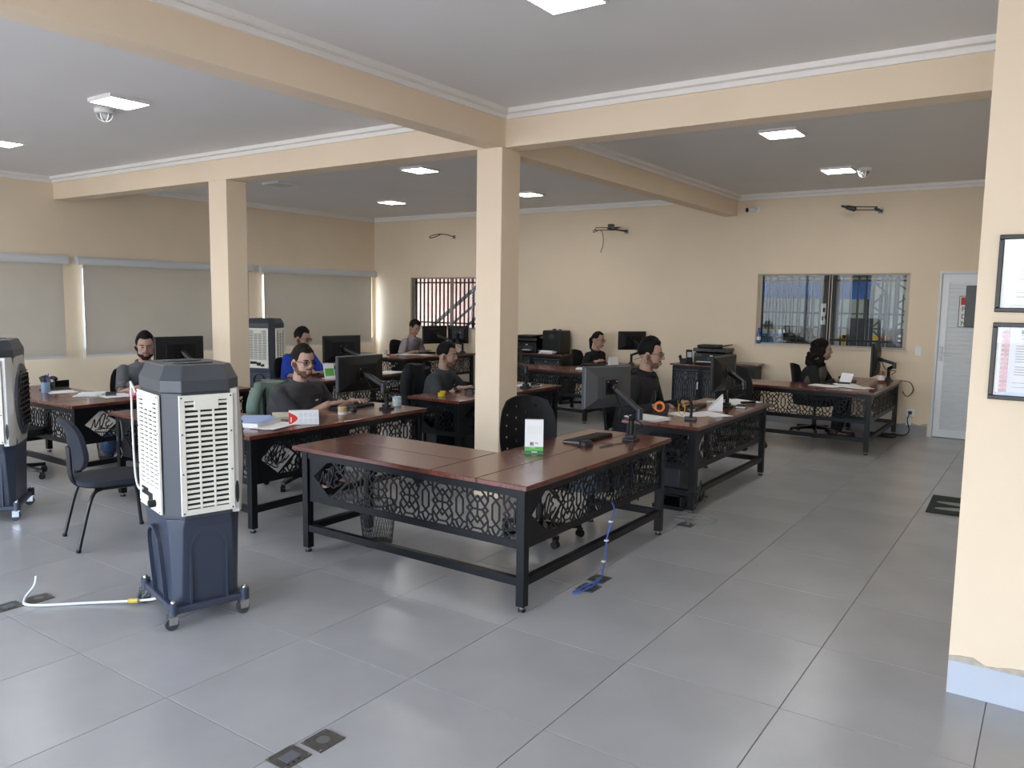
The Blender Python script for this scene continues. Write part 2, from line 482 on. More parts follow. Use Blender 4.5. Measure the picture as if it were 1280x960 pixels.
for n, (y0, y1, z0, z1) in enumerate(LW):
    fr = MB(); t = .04
    fr.b(XL - .10, y0, z0, XL - .05, y1, z0 + t).b(XL - .10, y0, z1 - t, XL - .05, y1, z1).b(XL - .10, y0, z0 + t, XL - .05, y0 + t, z1 - t).b(XL - .10, y1 - t, z0 + t, XL - .05, y1, z1 - t)
    ym = (y0 + y1) / 2; fr.b(XL - .10, ym - .02, z0 + t, XL - .05, ym + .02, z1 - t)
    o = struct('window_%d' % (n + 3), fr, M_alum, 'aluminium window behind a roller blind on the left wall')
    for a0, a1 in ((y0 + t, ym - .02), (ym + .02, y1 - t)):
        MB().b(XL - .078, a0, z0 + t, XL - .073, a1, z1 - t).build('pane', M_glass, o)
for n, (x0, x1, z0, z1) in enumerate(FW):
    fr = MB(); t = .05
    fr.b(x0, YF - .1, z0, x1, YF - .04, z0 + t).b(x0, YF - .1, z1 - t, x1, YF - .04, z1)
    k = 4
    for i in range(k + 1):
        xx = x0 + (x1 - x0 - t) * i / k; fr.b(xx, YF - .1, z0 + t, xx + t, YF - .04, z1 - t)
    o = struct('window_%d' % (n + 7), fr, M_metal, 'glazed shop front bay')

# white door
def door():
    x0, x1, z0, z1 = DR
    fr = MB(); t = .028
    fr.b(x0, YB - .015, 0, x0 + t, YB + .1, z1).b(x1 - t, YB - .015, 0, x1, YB + .1, z1).b(x0 + t, YB - .015, z1 - t, x1 - t, YB + .1, z1)
    root = struct('door_1', fr, M_alum, 'white metal louvred door in the back wall')
    leaf = MB(); a, b2 = x0 + t + .004, x1 - t - .004
    leaf.b(a, YB + .015, .012, a + .075, YB + .05, z1 - t - .004).b(b2 - .075, YB + .015, .012, b2, YB + .05, z1 - t - .004)
    leaf.b(a + .075, YB + .015, .012, b2 - .075, YB + .05, .10).b(a + .075, YB + .015, z1 - .13, b2 - .075, YB + .05, z1 - t - .004)
    leaf.b(a + .075, YB + .032, .10, b2 - .075, YB + .05, z1 - .13)
    lf = leaf.build('door_leaf', mat('white_enamel', '#E3E9EE', .35), root)
    sl = MB().box((0, 0, 0), (b2 - a - .152, .012, .05), (R(16), 0, 0)).mesh('slat', mat('white_enamel', '#E3E9EE', .35))
    z = .135; k = 0
    while z < z1 - .16:
        link('slat', sl, lf, ((a + b2) / 2, YB + .027, z)); z += .0535
    hx = a + .035
    hd = MB().b(hx - .018, YB + .003, .97, hx + .018, YB + .016, 1.15).cyl((hx, YB + .003, 1.07), (hx, YB - .045, 1.07), .009).bar((hx - .008, YB - .045, 1.07), (hx + .12, YB - .045, 1.055), .012, .018).cyl((hx, YB + .004, 1.0), (hx, YB - .006, 1.0), .011)
    hd.build('door_handle', M_steel, lf, smooth=True)
    return root
door()

# ================================================================== CEILING AND WALL FIXTURES
M_led = mat('lit_led_panel', '#FFFFFF', .5, emit=('#F6F4F0', 30.0))
M_ledoff = mat('unlit_led_panel', '#C9CCD0', .5)
led_frame = MB()
hs = .165
led_frame.b(-hs, -hs, -.028, hs, -hs + .014, 0).b(-hs, hs - .014, -.028, hs, hs, 0).b(-hs, -hs + .014, -.028, -hs + .014, hs - .014, 0).b(hs - .014, -hs + .014, -.028, hs, hs - .014, 0)
led_frame.b(-hs + .014, -hs + .014, -.006, hs - .014, hs - .014, 0)
led_frame_me = led_frame.mesh('frame', M_white)
led_me = MB().b(-hs + .014, -hs + .014, -.026, hs - .014, hs - .014, -.007).mesh('diffuser', M_led)
ledoff_me = MB().b(-hs + .014, -hs + .014, -.026, hs - .014, hs - .014, -.007).mesh('diffuser', M_ledoff)
for x, y, lit, lab in ((-3.187, 1.70, 1, 'lit square LED panel beside the dome camera in the near left bay'), (-3.32, 5.36, 1, 'lit square LED panel left of the central column, nearer of two'),
                       (-5.81, 7.53, 1, 'lit square LED panel in the far left corner bay, farther of two'), (-3.39, 7.75, 1, 'lit square LED panel just right of the central column'),
                       (.813, 5.44, 1, 'lit square LED panel behind the right beam, larger of two'), (.78, 7.72, 1, 'lit square LED panel touching the dome camera near the back wall'),
                       (.824, 1.70, 1, 'lit square LED panel at the top edge of the picture'), (-5.88, 1.97, 1, 'lit LED panel cut by the left picture edge'),
                       (-5.78, 5.34, 0, 'unlit square LED panel beside the left column')):
    t = thing('ceiling_light', lab, 'ceiling light', (x, y, H), 0, 'square LED ceiling panels')
    link('frame', led_frame_me, t); link('diffuser', led_me if lit else ledoff_me, t)
M_dome = mat('smoked_dome', '#8F949C', .08, alpha=.55)
def dome_cam(x, y, lab):
    t = thing('dome_camera', lab, 'security camera', (x, y, H), 0, 'dome security cameras')
    MB().lathe([(.075, 0), (.078, -.02), (.07, -.035), (.058, -.036)]).build('base', M_white, t, smooth=True)
    MB().ell((0, 0, -.04), (.055, .055, .058), 18, 10).build('dome', M_dome, t, smooth=True)
    MB().ell((0, 0, -.05), (.03, .03, .032)).build('lens', M_white, t, smooth=True)
    mb = MB()
    for k in range(3):
        a = PI * k / 3
        mb.tube([(.058 * math.cos(a) * math.cos(q), .058 * math.sin(a) * math.cos(q), -.04 + .060 * math.sin(q)) for q in [PI + PI * i / 14 for i in range(15)]], .004, 5)
    mb.build('guard', M_white, t, smooth=True)
dome_cam(-3.60, 1.80, 'dome camera beside the LED panel in the near left bay')
dome_cam(1.03, 7.80, 'dome camera beside the LED panel near the back wall')
def bullet_cam():
    t = thing('bullet_camera', 'small white wall camera with a black lens below the crown moulding', 'security camera', (-.70, YB, 2.95))
    MB().cyl((.06, 0, 0), (.06, -.02, 0), .04, n=18).build('base', M_white, t, smooth=True)
    MB().cyl((.055, -.015, 0), (.015, -.07, 0), .014).build('bracket', M_white, t)
    MB().cyl((.02, -.05, .0), (-.045, -.14, -.015), .034, .036, n=18).build('housing', M_white, t, smooth=True)
    MB().cyl((-.044, -.139, -.015), (-.05, -.147, -.0165), .031, n=18).build('lens', M_blackg, t, smooth=True)
bullet_cam()
M_wire = mat('black_wire', '#101012', .5)
def fan_bracket(x, z, lab, kind):
    t = thing('wall_fan_bracket', lab, 'wall bracket', (x, YB, z), 0, 'bare fan brackets on the back wall')
    if kind == 0:
        MB().b(.10, -.008, -.03, .15, 0, .03).build('plate', M_steel, t)
        MB().tube(spline([(.12, -.01, 0), (.10, -.2, .03), (-.02, -.3, .03), (-.16, -.32, .0), (-.17, -.32, -.03), (-.06, -.3, -.01), (.06, -.28, .035)]), .007).build('arm', M_wire, t, smooth=True)
    elif kind == 1:
        MB().b(.06, -.008, -.03, .12, 0, .03).build('plate', M_steel, t)
        MB().bar((.10, -.02, .0), (-.08, -.3, .03), .03, .02).bar((-.30, -.32, .01), (.12, -.3, .0), .018, .012).bar((-.28, -.32, .045), (.14, -.3, .035), .018, .012).build('arm', M_wire, t)
        MB().b(-.06, -.33, .05, .02, -.27, .09).b(.05, -.33, .02, .10, -.28, .045).build('motor_mount', M_blackg, t)
        MB().tube(spline([(-.27, -.32, .03), (-.32, -.31, .0), (-.31, -.31, -.02), (-.2, -.31, .01), (-.16, -.3, -.06), (-.15, -.3, -.2), (-.19, -.3, -.33)]), .006).build('wire', M_wire, t, smooth=True)
    else:
        MB().b(.13, -.008, -.04, .19, 0, .03).build('plate', M_steel, t)
        MB().bar((.17, 0, -.01), (.15, -.3, -.01), .03, .03).bar((.16, -.3, .012), (-.14, -.32, .03), .012, .012).bar((.16, -.3, -.025), (-.14, -.32, -.012), .012, .012).bar((.16, -.29, .02), (.16, -.29, -.04), .02, .02).build('arm', M_wire, t)
        MB().cap((-.10, -.32, .0), (-.17, -.33, .02), .035, .028).cap((-.17, -.33, .02), (-.24, -.33, .04), .018, .014).build('motor', mat('slate_motor', '#2A3038', .4), t, smooth=True)
fan_bracket(-6.18, 2.745, 'small bare fan bracket on the wall left of the central column', 0)
fan_bracket(-2.75, 2.72, 'bare fan bracket with a dangling wire right of the central column', 1)
fan_bracket(.78, 2.86, 'bare fan bracket with motor above the right barred window', 2)

# roller blinds
M_blind = mat('grey_beige_blind_fabric', '#C9C2B6', .9, noise=.03, nscale=3, transl=.18)
M_cass = mat('pale_cassette', '#CDD0D3', .35)
def blind(y0, y1, fy0, fy1, lab):
    t = thing('roller_blind', lab, 'roller blind', (XL, y0, 2.04), 0, 'roller blinds on the left wall')
    MB().prism([(0, 0), (.085, 0), (.095, .03), (.09, .085), (.07, .11), (0, .11)], 0, y1 - y0, F=lambda a, b, c: (a, c, b)).build('cassette', M_cass, t, smooth=True)
    MB().b(.066, fy0 - y0, -1.22, .070, fy1 - y0, .01).build('fabric', M_blind, t)
    MB().b(.058, fy0 - y0, -1.245, .078, fy1 - y0, -1.215).build('bottom_bar', M_cass, t)
    ch = MB().tube([(.075, .03, 0), (.078, .03, -1.25), (.078, .05, -1.27), (.075, .06, -1.25), (.075, .06, 0)], .003, 5)
    ch.build('chain', M_cass, t)
blind(.6, 3.60, .66, 3.53, 'roller blind at the left picture edge')
blind(3.72, 6.52, 3.79, 6.45, 'wide roller blind half hidden by the left column')
blind(6.68, 9.36, 6.75, 9.235, 'roller blind nearest the far corner with a bright slit at its right')
blind(-3.7, .5, -3.64, .44, 'roller blind behind the viewer on the left wall')

# switch, socket, cord
t = thing('light_switch', 'white light switch plate between the barred window and the door', 'switch', (1.483, YB, 1.08))
MB().b(-.036, -.010, -.058, .036, 0, .058).build('plate', M_white, t, bevel=.003)
MB().b(-.02, -.016, -.02, -.002, -.009, .02).b(.002, -.016, -.02, .02, -.009, .02).build('rocker', M_paper, t)
t = thing('wall_socket', 'white double socket low on the back wall beside the door', 'socket', (1.44, YB, .29))
MB().b(-.055, -.012, -.05, .055, 0, .05).b(-.045, -.03, -.16, .02, 0, -.06).build('plate', M_white, t, bevel=.003)
MB().b(-.02, -.045, -.015, .02, -.01, .02).build('plug', M_black, t)
tag(MB().tube(spline([(1.44, YB - .045, .285), (1.42, YB - .08, .2), (1.45, YB - .1, .06), (1.38, YB - .16, .008), (1.2, YB - .14, .008), (1.1, YB - .22, .008), (1.0, YB - .1, .008)]), .006).build('power_cord', M_wire, smooth=True), 'black power cord trailing from the low wall socket to the floor', 'cord')
tag(MB().tube(spline([(1.32, YB - .1, .70), (1.42, YB - .06, .68), (1.46, YB - .05, .58), (1.40, YB - .06, .50), (1.34, YB - .08, .56)]), .005).build('cable', M_wire, smooth=True), 'thin black cable looping off the right end of the far right desk', 'cable')

# warning sign on the door, dark box on the right wall
M_red = mat('sign_red', '#B5232B', .5); M_ink = mat('black_ink', '#151515', .6)
t = thing('warning_sign', 'white warning sign with a red header fixed to the door', 'sign', (1.895, YB + .012, 1.395))
MB().b(0, -.006, 0, .46, 0, .385).build('plate', M_white, t)
MB().b(.0, -.008, .0, .46, -.006, .008).b(0, -.008, .377, .46, -.006, .385).b(0, -.008, 0, .008, -.006, .385).b(.452, -.008, 0, .46, -.006, .385).build('border', mat('sign_border', '#5A4E52', .5), t)
MB().b(.02, -.0075, .275, .44, -.006, .368).build('red_header', M_red, t)
link('header_lettering', text_mesh('ATENÇÃO', .075, M_white), t, (.125, -.0082, .295), (R(90), 0, 0))
for k, (s, z) in enumerate((('PROIBIDA', .195), ('DE E', .105), ('NÃO', .02))):
    link('lettering', text_mesh(s, .082, M_ink), t, (.03, -.0068, z), (R(90), 0, 0))
t = thing('wall_box', 'dark grey box on the right wall in front of the door sign', 'wall box', (XR, 2.88, 1.56))
MB().b(-.105, -.10, 0, 0, .10, .205).build('housing', mat('dark_green_grey', '#2C3231', .5), t, bevel=.004)
MB().cyl((-.055, -.101, .06), (-.055, -.104, .06), .004).build('lock', M_chrome, t)

# framed certificates
M_fblack = mat('black_picture_frame', '#141416', .35)
def frame(z0, z1, lab, kind):
    x0, w = 2.716, .46
    t = thing('framed_certificate', lab, 'picture frame', (x0, YR, z0), 0, 'framed certificates on the right wall')
    h = z1 - z0; f = .018
    MB().b(0, -.022, 0, w, 0, f).b(0, -.022, h - f, w, 0, h).b(0, -.022, f, f, 0, h - f).b(w - f, -.022, f, w, 0, h - f).build('frame', M_fblack, t, bevel=.003)
    MB().b(f, -.006, f, w - f, -.001, h - f).build('document', mat('cream_document', '#C2C1B6', .5) if kind == 0 else mat('blue_white_document', '#C3C9D4', .5), t)
    ink = MB(); g = mat('grey_print', '#77777A', .7)
    def line(x, z, L, th=.003): ink.b(x, -.0068, z, x + L, -.0058, z + th)
    if kind == 0:
        line(.20, h - .045, .12); line(.08, h - .068, .30); line(.14, h - .094, .10, .004)
        for i in range(7): line(.075, h - .125 - i * .0105, .30 - (.1 if i == 6 else 0))
        line(.07, .078, .08); line(.07, .06, .10, .004); line(.05, .028, .3, .002)
    else:
        line(.10, h - .052, .27, .003); line(.10, h - .066, .15, .003)
        for i, L in enumerate((.26, .27, .25, .10, .22, .24, .2, .0, .18, .26, .25, .12)):
            if L: line(.085, h - .095 - i * .0105, L)
        line(.08, .07, .10, .002); line(.08, .052, .28, .002)
    ink.build('print', g, t)
    if kind == 1:
        MB().b(.02, -.0072, .03, .032, -.0058, h - .02).build('white_margin', M_paper, t)
        bd = MB()
        for i in range(14):
            z = .032 + i * (h - .06) / 14
            bd.prism([(.036, z), (.062, z), (.062, z + .013), (.05, z + .018), (.036, z + .012)], -.0072, -.006, F=lambda a, b, c: (a, c, b))
        bd.build('ornament_border', mat('faded_rose_print', '#C08C98', .6, noise=.3, nscale=60), t)
        MB().b(.06, -.0074, .022, .062, -.006, h - .02).build('border_line', mat('rose_line', '#B0707F', .6), t)
        MB().b(.10, -.0076, h - .044, .20, -.006, h - .028).build('heading_box', M_ink, t)
        MB().b(.035, -.0074, .018, w - .02, -.006, .032).build('footer_band', mat('pale_blue_band', '#A9BFD8', .6), t)
    MB().b(f, -.011, f, w - f, -.009, h - f).build('pane', glass_mat('frame_glass', (1, 1, 1, 1), .95), t)
frame(1.642, 1.951, 'black framed letter, upper of two on the right wall', 0)
frame(1.287, 1.60, 'black framed certificate with rose border, lower of two on the right wall', 1)

# ================================================================== OUTSIDE THE BACK WINDOWS
ground = struct('ground', MB().b(-40, -40, -.30, 40, 40, -.16), mat('pale_concrete_ground', '#A39C92', .9, noise=.1, nscale=1))
struct('yard_roof', MB().b(-14, YB + .9, 3.05, 9, 17.4, 3.15), mat('grey_roof_sheet', '#77746F', .8), 'grey roof over the yard behind')
ground['label'] = 'pale concrete yard outside the windows'
M_rosew = mat('rose_block_wall', '#B79A90', .9, noise=.12, nscale=3)
yw = tag(MB().b(-13.0, 12.2, -.16, -4.2, 12.4, 4.2).build('yard_wall', M_rosew), 'rose grey block wall seen through the left barred window', 'wall', kind='structure')
blk = MB().b(0, 0, 0, .58, .012, .28).mesh('block', M_rosew)
for j in range(8):
    for i in range(11):
        link('block', blk, yw, (-12.0 + i * .6 + (j % 2) * .3, 12.188, .62 + j * .3))
M_rail = mat('black_stair_rail', '#1A1718', .5)
t = thing('stair_rail', 'dark sloping stair rail outside the left barred window', 'railing', (-8.2, 11.0, 0))
for k, (dz, r) in enumerate(((0, .03), (-.32, .02), (-.62, .02))):
    MB().bar((.1, 0, .95 + dz), (2.6, 0, 2.72 + dz), r * 1.6, r * 2).build('rail', M_rail, t)
for k in range(3):
    x = .35 + k * 1.0
    MB().b(x - .02, -.02, -.16, x + .02, .02, 1.12 + k * .71).build('post', M_rail, t)
t = thing('stair_flight', 'pale concrete stair under the rail outside the left barred window', 'stairs', (-8.2, 11.05, -.16))
for k in range(10):
    MB().b(.35 + k * .25, 0, 0, .60 + k * .25, .8, .16 + k * .17).build('step', mat('pale_concrete_step', '#B5ABA0', .9), t)
# the right yard
M_bluec = mat('bright_blue_canopy', '#2E74C8', .6); M_yel = mat('safety_yellow', '#E0A81E', .5)
M_pale = mat('pale_green_wall', '#B4BFAA', .9, noise=.12, nscale=4); M_gpost = mat('grey_steel_post', '#4A494C', .55)
t = thing('shop_canopy', 'blue shop canopy beyond the right barred window', 'canopy', (-2.6, 15, 1.75))
MB().b(0, 0, 0, 2.4, .12, .36).build('fascia', M_bluec, t)
MB().b(0, .12, .30, 2.4, 1.4, .36).build('roof_sheet', M_bluec, t)
MB().b(-.9, -.6, -.05, .55, -.48, .42).build('side_fascia', mat('lighter_blue_canopy', '#3F92DE', .6), t)
for x in (.05, 1.15, 2.3): MB().b(x, .3, -1.91, x + .07, .37, .30).build('post', M_gpost, t)
tag(MB().b(-6, 16.2, -.16, 5.5, 16.4, 3.05).build('boundary_wall', M_pale), 'pale mottled boundary wall across the yard', 'wall', kind='structure')
t = thing('yard_fence', 'dark upright bar fence in front of the pale boundary wall', 'fence', (-4.0, 14.2, -.16))
fb = MB().b(-.012, -.012, 0, .012, .012, 2.0).mesh('bar', M_gpost)
for i in range(50): link('bar', fb, t, (i * .13, 0, 0))
for z in (1.35, 1.62): MB().b(-.05, -.014, z, 6.45, .014, z + .03).build('rail', M_gpost, t)
t = thing('gate_post', 'wide dark post with a white notice outside the right window', 'post', (.17, 10.2, -.16))
MB().b(-.12, 0, 0, .12, .2, 2.9).build('post', M_gpost, t)
MB().b(-.085, -.01, 1.52, .03, 0, 1.82).build('notice', M_paper, t)
MB().b(-.06, -.013, 1.70, -.03, -.009, 1.76).b(-.03, -.013, 1.60, 0, -.009, 1.65).b(-.07, -.013, 1.58, -.05, -.009, 1.64).build('notice_print', M_ink, t)
def truss(x, y, w, lab):
    t = thing('truss_post', lab, 'lattice post', (x, y, -.16), 0, 'lattice posts in the yard')
    for s in (-w / 2, w / 2): MB().b(s - .02, -.02, 0, s + .02, .02, 3.4).build('chord', M_gpost, t)
    for k in range(17):
        z = .1 + k * .19; a_ = -w / 2 if k % 2 else w / 2
        MB().bar((a_, 0, z), (-a_, 0, z + .19), .025, .025).build('brace', M_gpost, t)
truss(.53, 12, .20, 'lattice steel post behind the dark panel outside the right window')
truss(.74, 13, .26, 'lattice steel post nearest the right edge of the right window')
t = thing('yellow_barrier', 'yellow barrier rails low outside the right window', 'barrier', (-.4, 12.3, -.16))
for z in (1.02, 1.24): MB().b(0, -.02, z, 1.3, .02, z + .07).build('rail', M_yel, t)
for i in range(8): MB().b(i * .18, -.02, 0, i * .18 + .04, .02, 1.3).build('post', M_yel, t)
t = thing('blue_bin', 'bright blue bin at the left end outside the right window', 'bin', (-.86, 11.0, -.16))
MB().loft([[(-.13, -.13, 0), (.13, -.13, 0), (.13, .13, 0), (-.13, .13, 0)], [(-.16, -.16, 1.34), (.16, -.16, 1.34), (.16, .16, 1.34), (-.16, .16, 1.34)]]).build('body', mat('bin_blue', '#2B8BD0', .5), t)
MB().b(-.17, -.17, 1.34, .17, .17, 1.40).build('lid', mat('bin_lid', '#D8DADB', .5), t)
t = thing('dark_panel', 'dark grey panel standing outside the right window', 'panel', (.33, 11.5, -.16))
MB().b(-.16, 0, .3, .16, .06, 1.60).build('sheet', mat('dark_grey_panel', '#3A3B40', .6), t)
MB().b(-.16, 0, 0, -.12, .06, .3).b(.12, 0, 0, .16, .06, .3).build('leg', M_gpost, t)
t = thing('machine_heap', 'dark machine on a bench outside the right window', 'machine', (-.3, 10.65, -.16))
MB().b(-.32, -.1, 1.18, .32, .25, 1.24).b(-.3, -.08, 0, -.25, -.03, 1.18).b(.25, -.08, 0, .3, -.03, 1.18).build('bench', M_gpost, t)
MB().b(-.28, -.05, 1.24, -.05, .2, 1.36).b(.0, -.05, 1.24, .12, .15, 1.46).bar((.05, 0, 1.4), (.28, 0, 1.25), .06, .05).build('body', M_black, t)
t = thing('meter_box', 'dark box with two pale dials at the right of the right window', 'box', (1.06, 10.5, -.16))
MB().b(-.13, 0, 0, .13, .2, 1.45).build('cabinet', M_gpost, t)
MB().cyl((.03, -.002, 1.38), (.03, -.01, 1.38), .018).cyl((.03, -.002, 1.31), (.03, -.01, 1.31), .018).build('dial', M_white, t)
struct('sun_shield', MB().b(XL - .15, YB + .16, 2.72, XR + 1.5, YB + 1.5, 2.80), mat('sun_shield_board', '#8E8A84', .8), 'added sun shield over the back windows')  # unseen slab added to keep sun patches out of the back windows
struct('yard_lintel', MB().b(-6, 13.4, 2.13, 6, 13.6, 2.6), M_gpost, 'dark roof beam across the yard')
# bottle on the sill
t = thing('water_bottle', 'blue and white plastic bottle on the right window sill', 'bottle', (-.553, YB + .018, 1.085))
MB().lathe([(.024, 0), (.027, .01), (.027, .13), (.02, .165), (.011, .18), (.011, .2)]).build('body', mat('bottle_blue', '#3C62B4', .15), t, smooth=True)
MB().lathe([(.0275, .05), (.0275, .10)]).build('paper_band', M_white, t, smooth=True)
MB().cyl((0, 0, .2), (0, 0, .222), .013).build('screw_cap', mat('cap_blue', '#20408F', .4), t)

# ================================================================== DESKS
ZT = .70
def seg(mb, a, b, w=.013, t=.006):
    (u0, w0), (u1, w1) = a, b
    dx, dz = u1 - u0, w1 - w0; L = math.hypot(dx, dz)
    if L < 1e-6: return
    dx /= L; dz /= L; e = w * .42; nx, nz = -dz * w / 2, dx * w / 2
    u0 -= dx * e; w0 -= dz * e; u1 += dx * e; w1 += dz * e
    mb.prism([(u0 + nx, w0 + nz), (u0 - nx, w0 - nz), (u1 - nx, w1 - nz), (u1 + nx, w1 + nz)], -t / 2, t / 2, F=lambda a, b, c: (a, c, b))
MOTIF = []
def _m():
    S4 = [(1, 1), (-1, 1), (1, -1), (-1, -1)]
    for cx, cz in ((0, .42), (0, -.42), (.42, 0), (-.42, 0)):
        r = .15; q = [(cx + r, cz), (cx, cz + r), (cx - r, cz), (cx, cz - r)]
        for i in range(4): MOTIF.append((q[i], q[(i + 1) % 4]))
    MOTIF.append(((0, -.27), (0, .27))); MOTIF.append(((-.27, 0), (.27, 0)))
    for sx, sz in S4:
        f = lambda a, b: (a * sx, b * sz)
        for P in ([(.15, .42), (.38, .66), (.58, .42), (.42, .15)], [(.15, .42), (.42, .15)], [(.58, .42), (.58, .80), (.76, 1.0)], [(.38, .66), (.22, .82)], [(.58, .80), (.44, 1.0)],
                  [(.58, .66), (.80, .66), (1.0, .5)], [(.80, .66), (.86, .80), (1.0, 1.0)], [(.42, .15), (.58, 0.0)]):
            for i in range(len(P) - 1): MOTIF.append((f(*P[i]), f(*P[i + 1])))
        MOTIF.append((f(1.0, .5), f(.81, .3))); MOTIF.append((f(.81, .3), f(.81, 0)))
        MOTIF.append((f(0, .82), f(.25, .82))); MOTIF.append((f(.25, .82), f(.40, 1.0)))
_m()
SCRIPT = [[(-.80, -.20), (-.72, -.30), (-.60, -.20), (-.42, .30), (-.40, -.24), (-.12, .34), (-.14, -.22), (-.02, -.16)],
          [(-.10, .30), (-.02, .52), (.14, .66), (.20, .50), (.08, .10), (-.06, -.34), (-.16, -.42), (-.20, -.30), (.0, -.34), (.22, -.40), (.36, -.20)],
          [(.52, .36), (.40, .46), (.28, .30), (.42, .12), (.26, .02), (.22, -.22), (.40, -.28), (.60, -.08)]]
def lattice(W, Hh, emblem=True, t=.006, p=.25):
    """laser-cut sheet in the x-z plane, x from 0 to W, z from 0 to Hh"""
    mb = MB(); bd = .014
    F = lambda a, b, c: (a, c, b)
    mb.b(0, -t / 2, 0, W, t / 2, bd).b(0, -t / 2, Hh - bd, W, t / 2, Hh).b(W - bd, -t / 2, bd, W, t / 2, Hh - bd)
    u0 = bd
    if emblem:
        ew, cz = .155, Hh / 2; cu = .045 + ew; eh = Hh / 2 - .016
        # solid cheeks round the diamond
        mb.prism([(0, bd), (cu, bd), (cu, cz - eh), (cu - ew, cz), (0, cz)], -t / 2, t / 2, F=F)
        mb.prism([(0, Hh - bd), (0, cz), (cu - ew, cz), (cu, cz + eh), (cu, Hh - bd)], -t / 2, t / 2, F=F)
        for s in (1, -1):
            seg(mb, (cu, cz + s * eh), (cu + ew, cz), .014, t)
        for P in SCRIPT:
            pts = [(q.x, q.y) for q in spline([(a, b, 0) for a, b in P], 4)]
            for i in range(len(pts) - 1):
                seg(mb, (cu + pts[i][0] * ew, cz + pts[i][1] * eh), (cu + pts[i + 1][0] * ew, cz + pts[i + 1][1] * eh), .0075, t)
        u0 = cu
    else:
        mb.b(0, -t / 2, bd, bd, t / 2, Hh - bd)
    hp, hh = p / 2, (Hh - 2 * bd) / 2 + .003
    k = 0; c = W - bd - .01
    while True:
        cc = c - k * p
        if cc < u0 - hp: break
        for a, b in MOTIF:
            A = (cc + a[0] * hp, Hh / 2 + a[1] * hh); B = (cc + b[0] * hp, Hh / 2 + b[1] * hh)
            if max(A[0], B[0]) > W - .004 or min(A[0], B[0]) < .006: continue
            if emblem:
                def inside(q): return (q[0] - u0) / ew + abs(q[1] - cz) / eh < .98
                if inside(A) or inside(B): continue
            seg(mb, A, B, .0098, t)
        k += 1
    return mb
LX, LY, DP = 1.74, 1.80, .60
M_foot = M_chrome
leg_me = MB().b(0, 0, .03, .05, .05, ZT - .03).mesh('leg', M_metal)
foot_me = MB().cyl((.025, .025, .012), (.025, .025, .032), .013, n=12).cyl((.025, .025, 0), (.025, .025, .014), .022, .02, n=14, mi=1).mesh('levelling_foot', [M_steel, M_black])
PZ, PH = .372, .285
latx_me = lattice(LX - .10, PH).mesh('lattice_panel', M_metal)
laty_me = lattice(LY - .10, PH).mesh('lattice_panel', M_metal)
lats_me = lattice(DP - .10, PH).mesh('lattice_panel', M_metal)
bm_y = lambda L: MB().b(0, 0, 0, .05, L, .05)
def desk(x, y, lab, ell=True, lx=LX, ly=LY):
    t = thing('lattice_desk', lab, 'desk', (x, y, 0), 0, 'wood and steel lattice desks')
    ov = .03
    # wooden boards (28 mm); the long run in front of the sitter, the return to his right
    hw = (DP + 2 * ov) / 2
    ya, yb = -ov, ly + ov
    for k in range(2):
        x1 = ov - k * hw
        MB().b(x1 - hw + .001, ya, ZT - .028, x1 - .001, yb, ZT).build('top_board', M_woody, t, bevel=.004)
    if ell:
        for k in range(2):
            y0 = -ov + k * hw
            MB().b(-lx - ov - .03, y0 + .001, ZT - .028, ov - 2 * hw - .002, y0 + hw - .001, ZT).build('top_board', M_wood, t, bevel=.004)
    legs = [(-.05, 0), (-.05, ly - .05), (-DP, ly - .05)] + ([(-lx, 0), (-lx, DP - .05)] if ell else [(-DP, 0)])
    for a, b in legs:
        lg = link('leg', leg_me, t, (a, b, 0), bevel=.003); link('levelling_foot', foot_me, lg)
    # rails under the top
    fr = MB().b(-.05, .05, ZT - .075, -.005, ly - .05, ZT - .028).b(-DP, ly - .05, ZT - .075, -.05, ly - .005, ZT - .028)
    if ell:
        fr.b(-lx + .05, .005, ZT - .075, -.05, .05, ZT - .028).b(-lx + .005, .05, ZT - .075, -lx + .05, DP - .05, ZT - .028).b(-lx + .05, DP - .05, ZT - .075, -DP - .002, DP, ZT - .028).b(-DP, DP + .05, ZT - .075, -DP + .045, ly - .05, ZT - .028)
    else:
        fr.b(-DP + .05, .005, ZT - .075, -.05, .05, ZT - .028).b(-DP, .05, ZT - .075, -DP + .045, ly - .05, ZT - .028)
    fr.build('top_rail', M_metal, t)
    S = .14
    def st(x0, y0, x1, y1): MB().b(x0, y0, S, x1, y1, S + .045).build('stretcher', M_metal, t, bevel=.002)
    st(-.045, .05, -.005, ly - .05); st(-DP + .05, ly - .045, -.05, ly - .005)
    if ell: st(-lx + .05, .005, -.05, .045); st(-lx + .005, .05, -lx + .045, DP - .05)
    else: st(-DP + .05, .005, -.05, .045)
    if ell: link('lattice_panel', latx_me, t, (-lx + .05, .018, PZ))
    else: link('lattice_panel', lats_me, t, (-DP + .05, .018, PZ))
    link('lattice_panel', laty_me, t, (-.018, .05, PZ), (0, 0, R(90)))
    # plain lower edge of the sheets
    lo = MB().b(-.022, .05, PZ - .03, -.014, ly - .05, PZ)
    if ell: lo.b(-lx + .05, .014, PZ - .03, -.05, .022, PZ)
    else: lo.b(-DP + .05, .014, PZ - .03, -.05, .022, PZ)
    lo.build('lower_rail', M_metal, t)
    return t
D = dict(D1=(.70, 1.615), D2=(-1.615, 1.655), D3=(-4.0, 1.645), D4=(-3.975, 4.05), D5=(-1.69, 4.06), D6=(-5.57, 7.55), D7=(-2.25, 7.51), D8=(.675, 4.04), D9=(1.29, 7.56))
desk(*D['D1'], 'empty corner desk in front with a calendar and keyboard on it')
desk(*D['D2'], 'corner desk of the man with glasses in the grey polo shirt')
desk(*D['D3'], 'corner desk behind the black visitor chair by the blind wall')
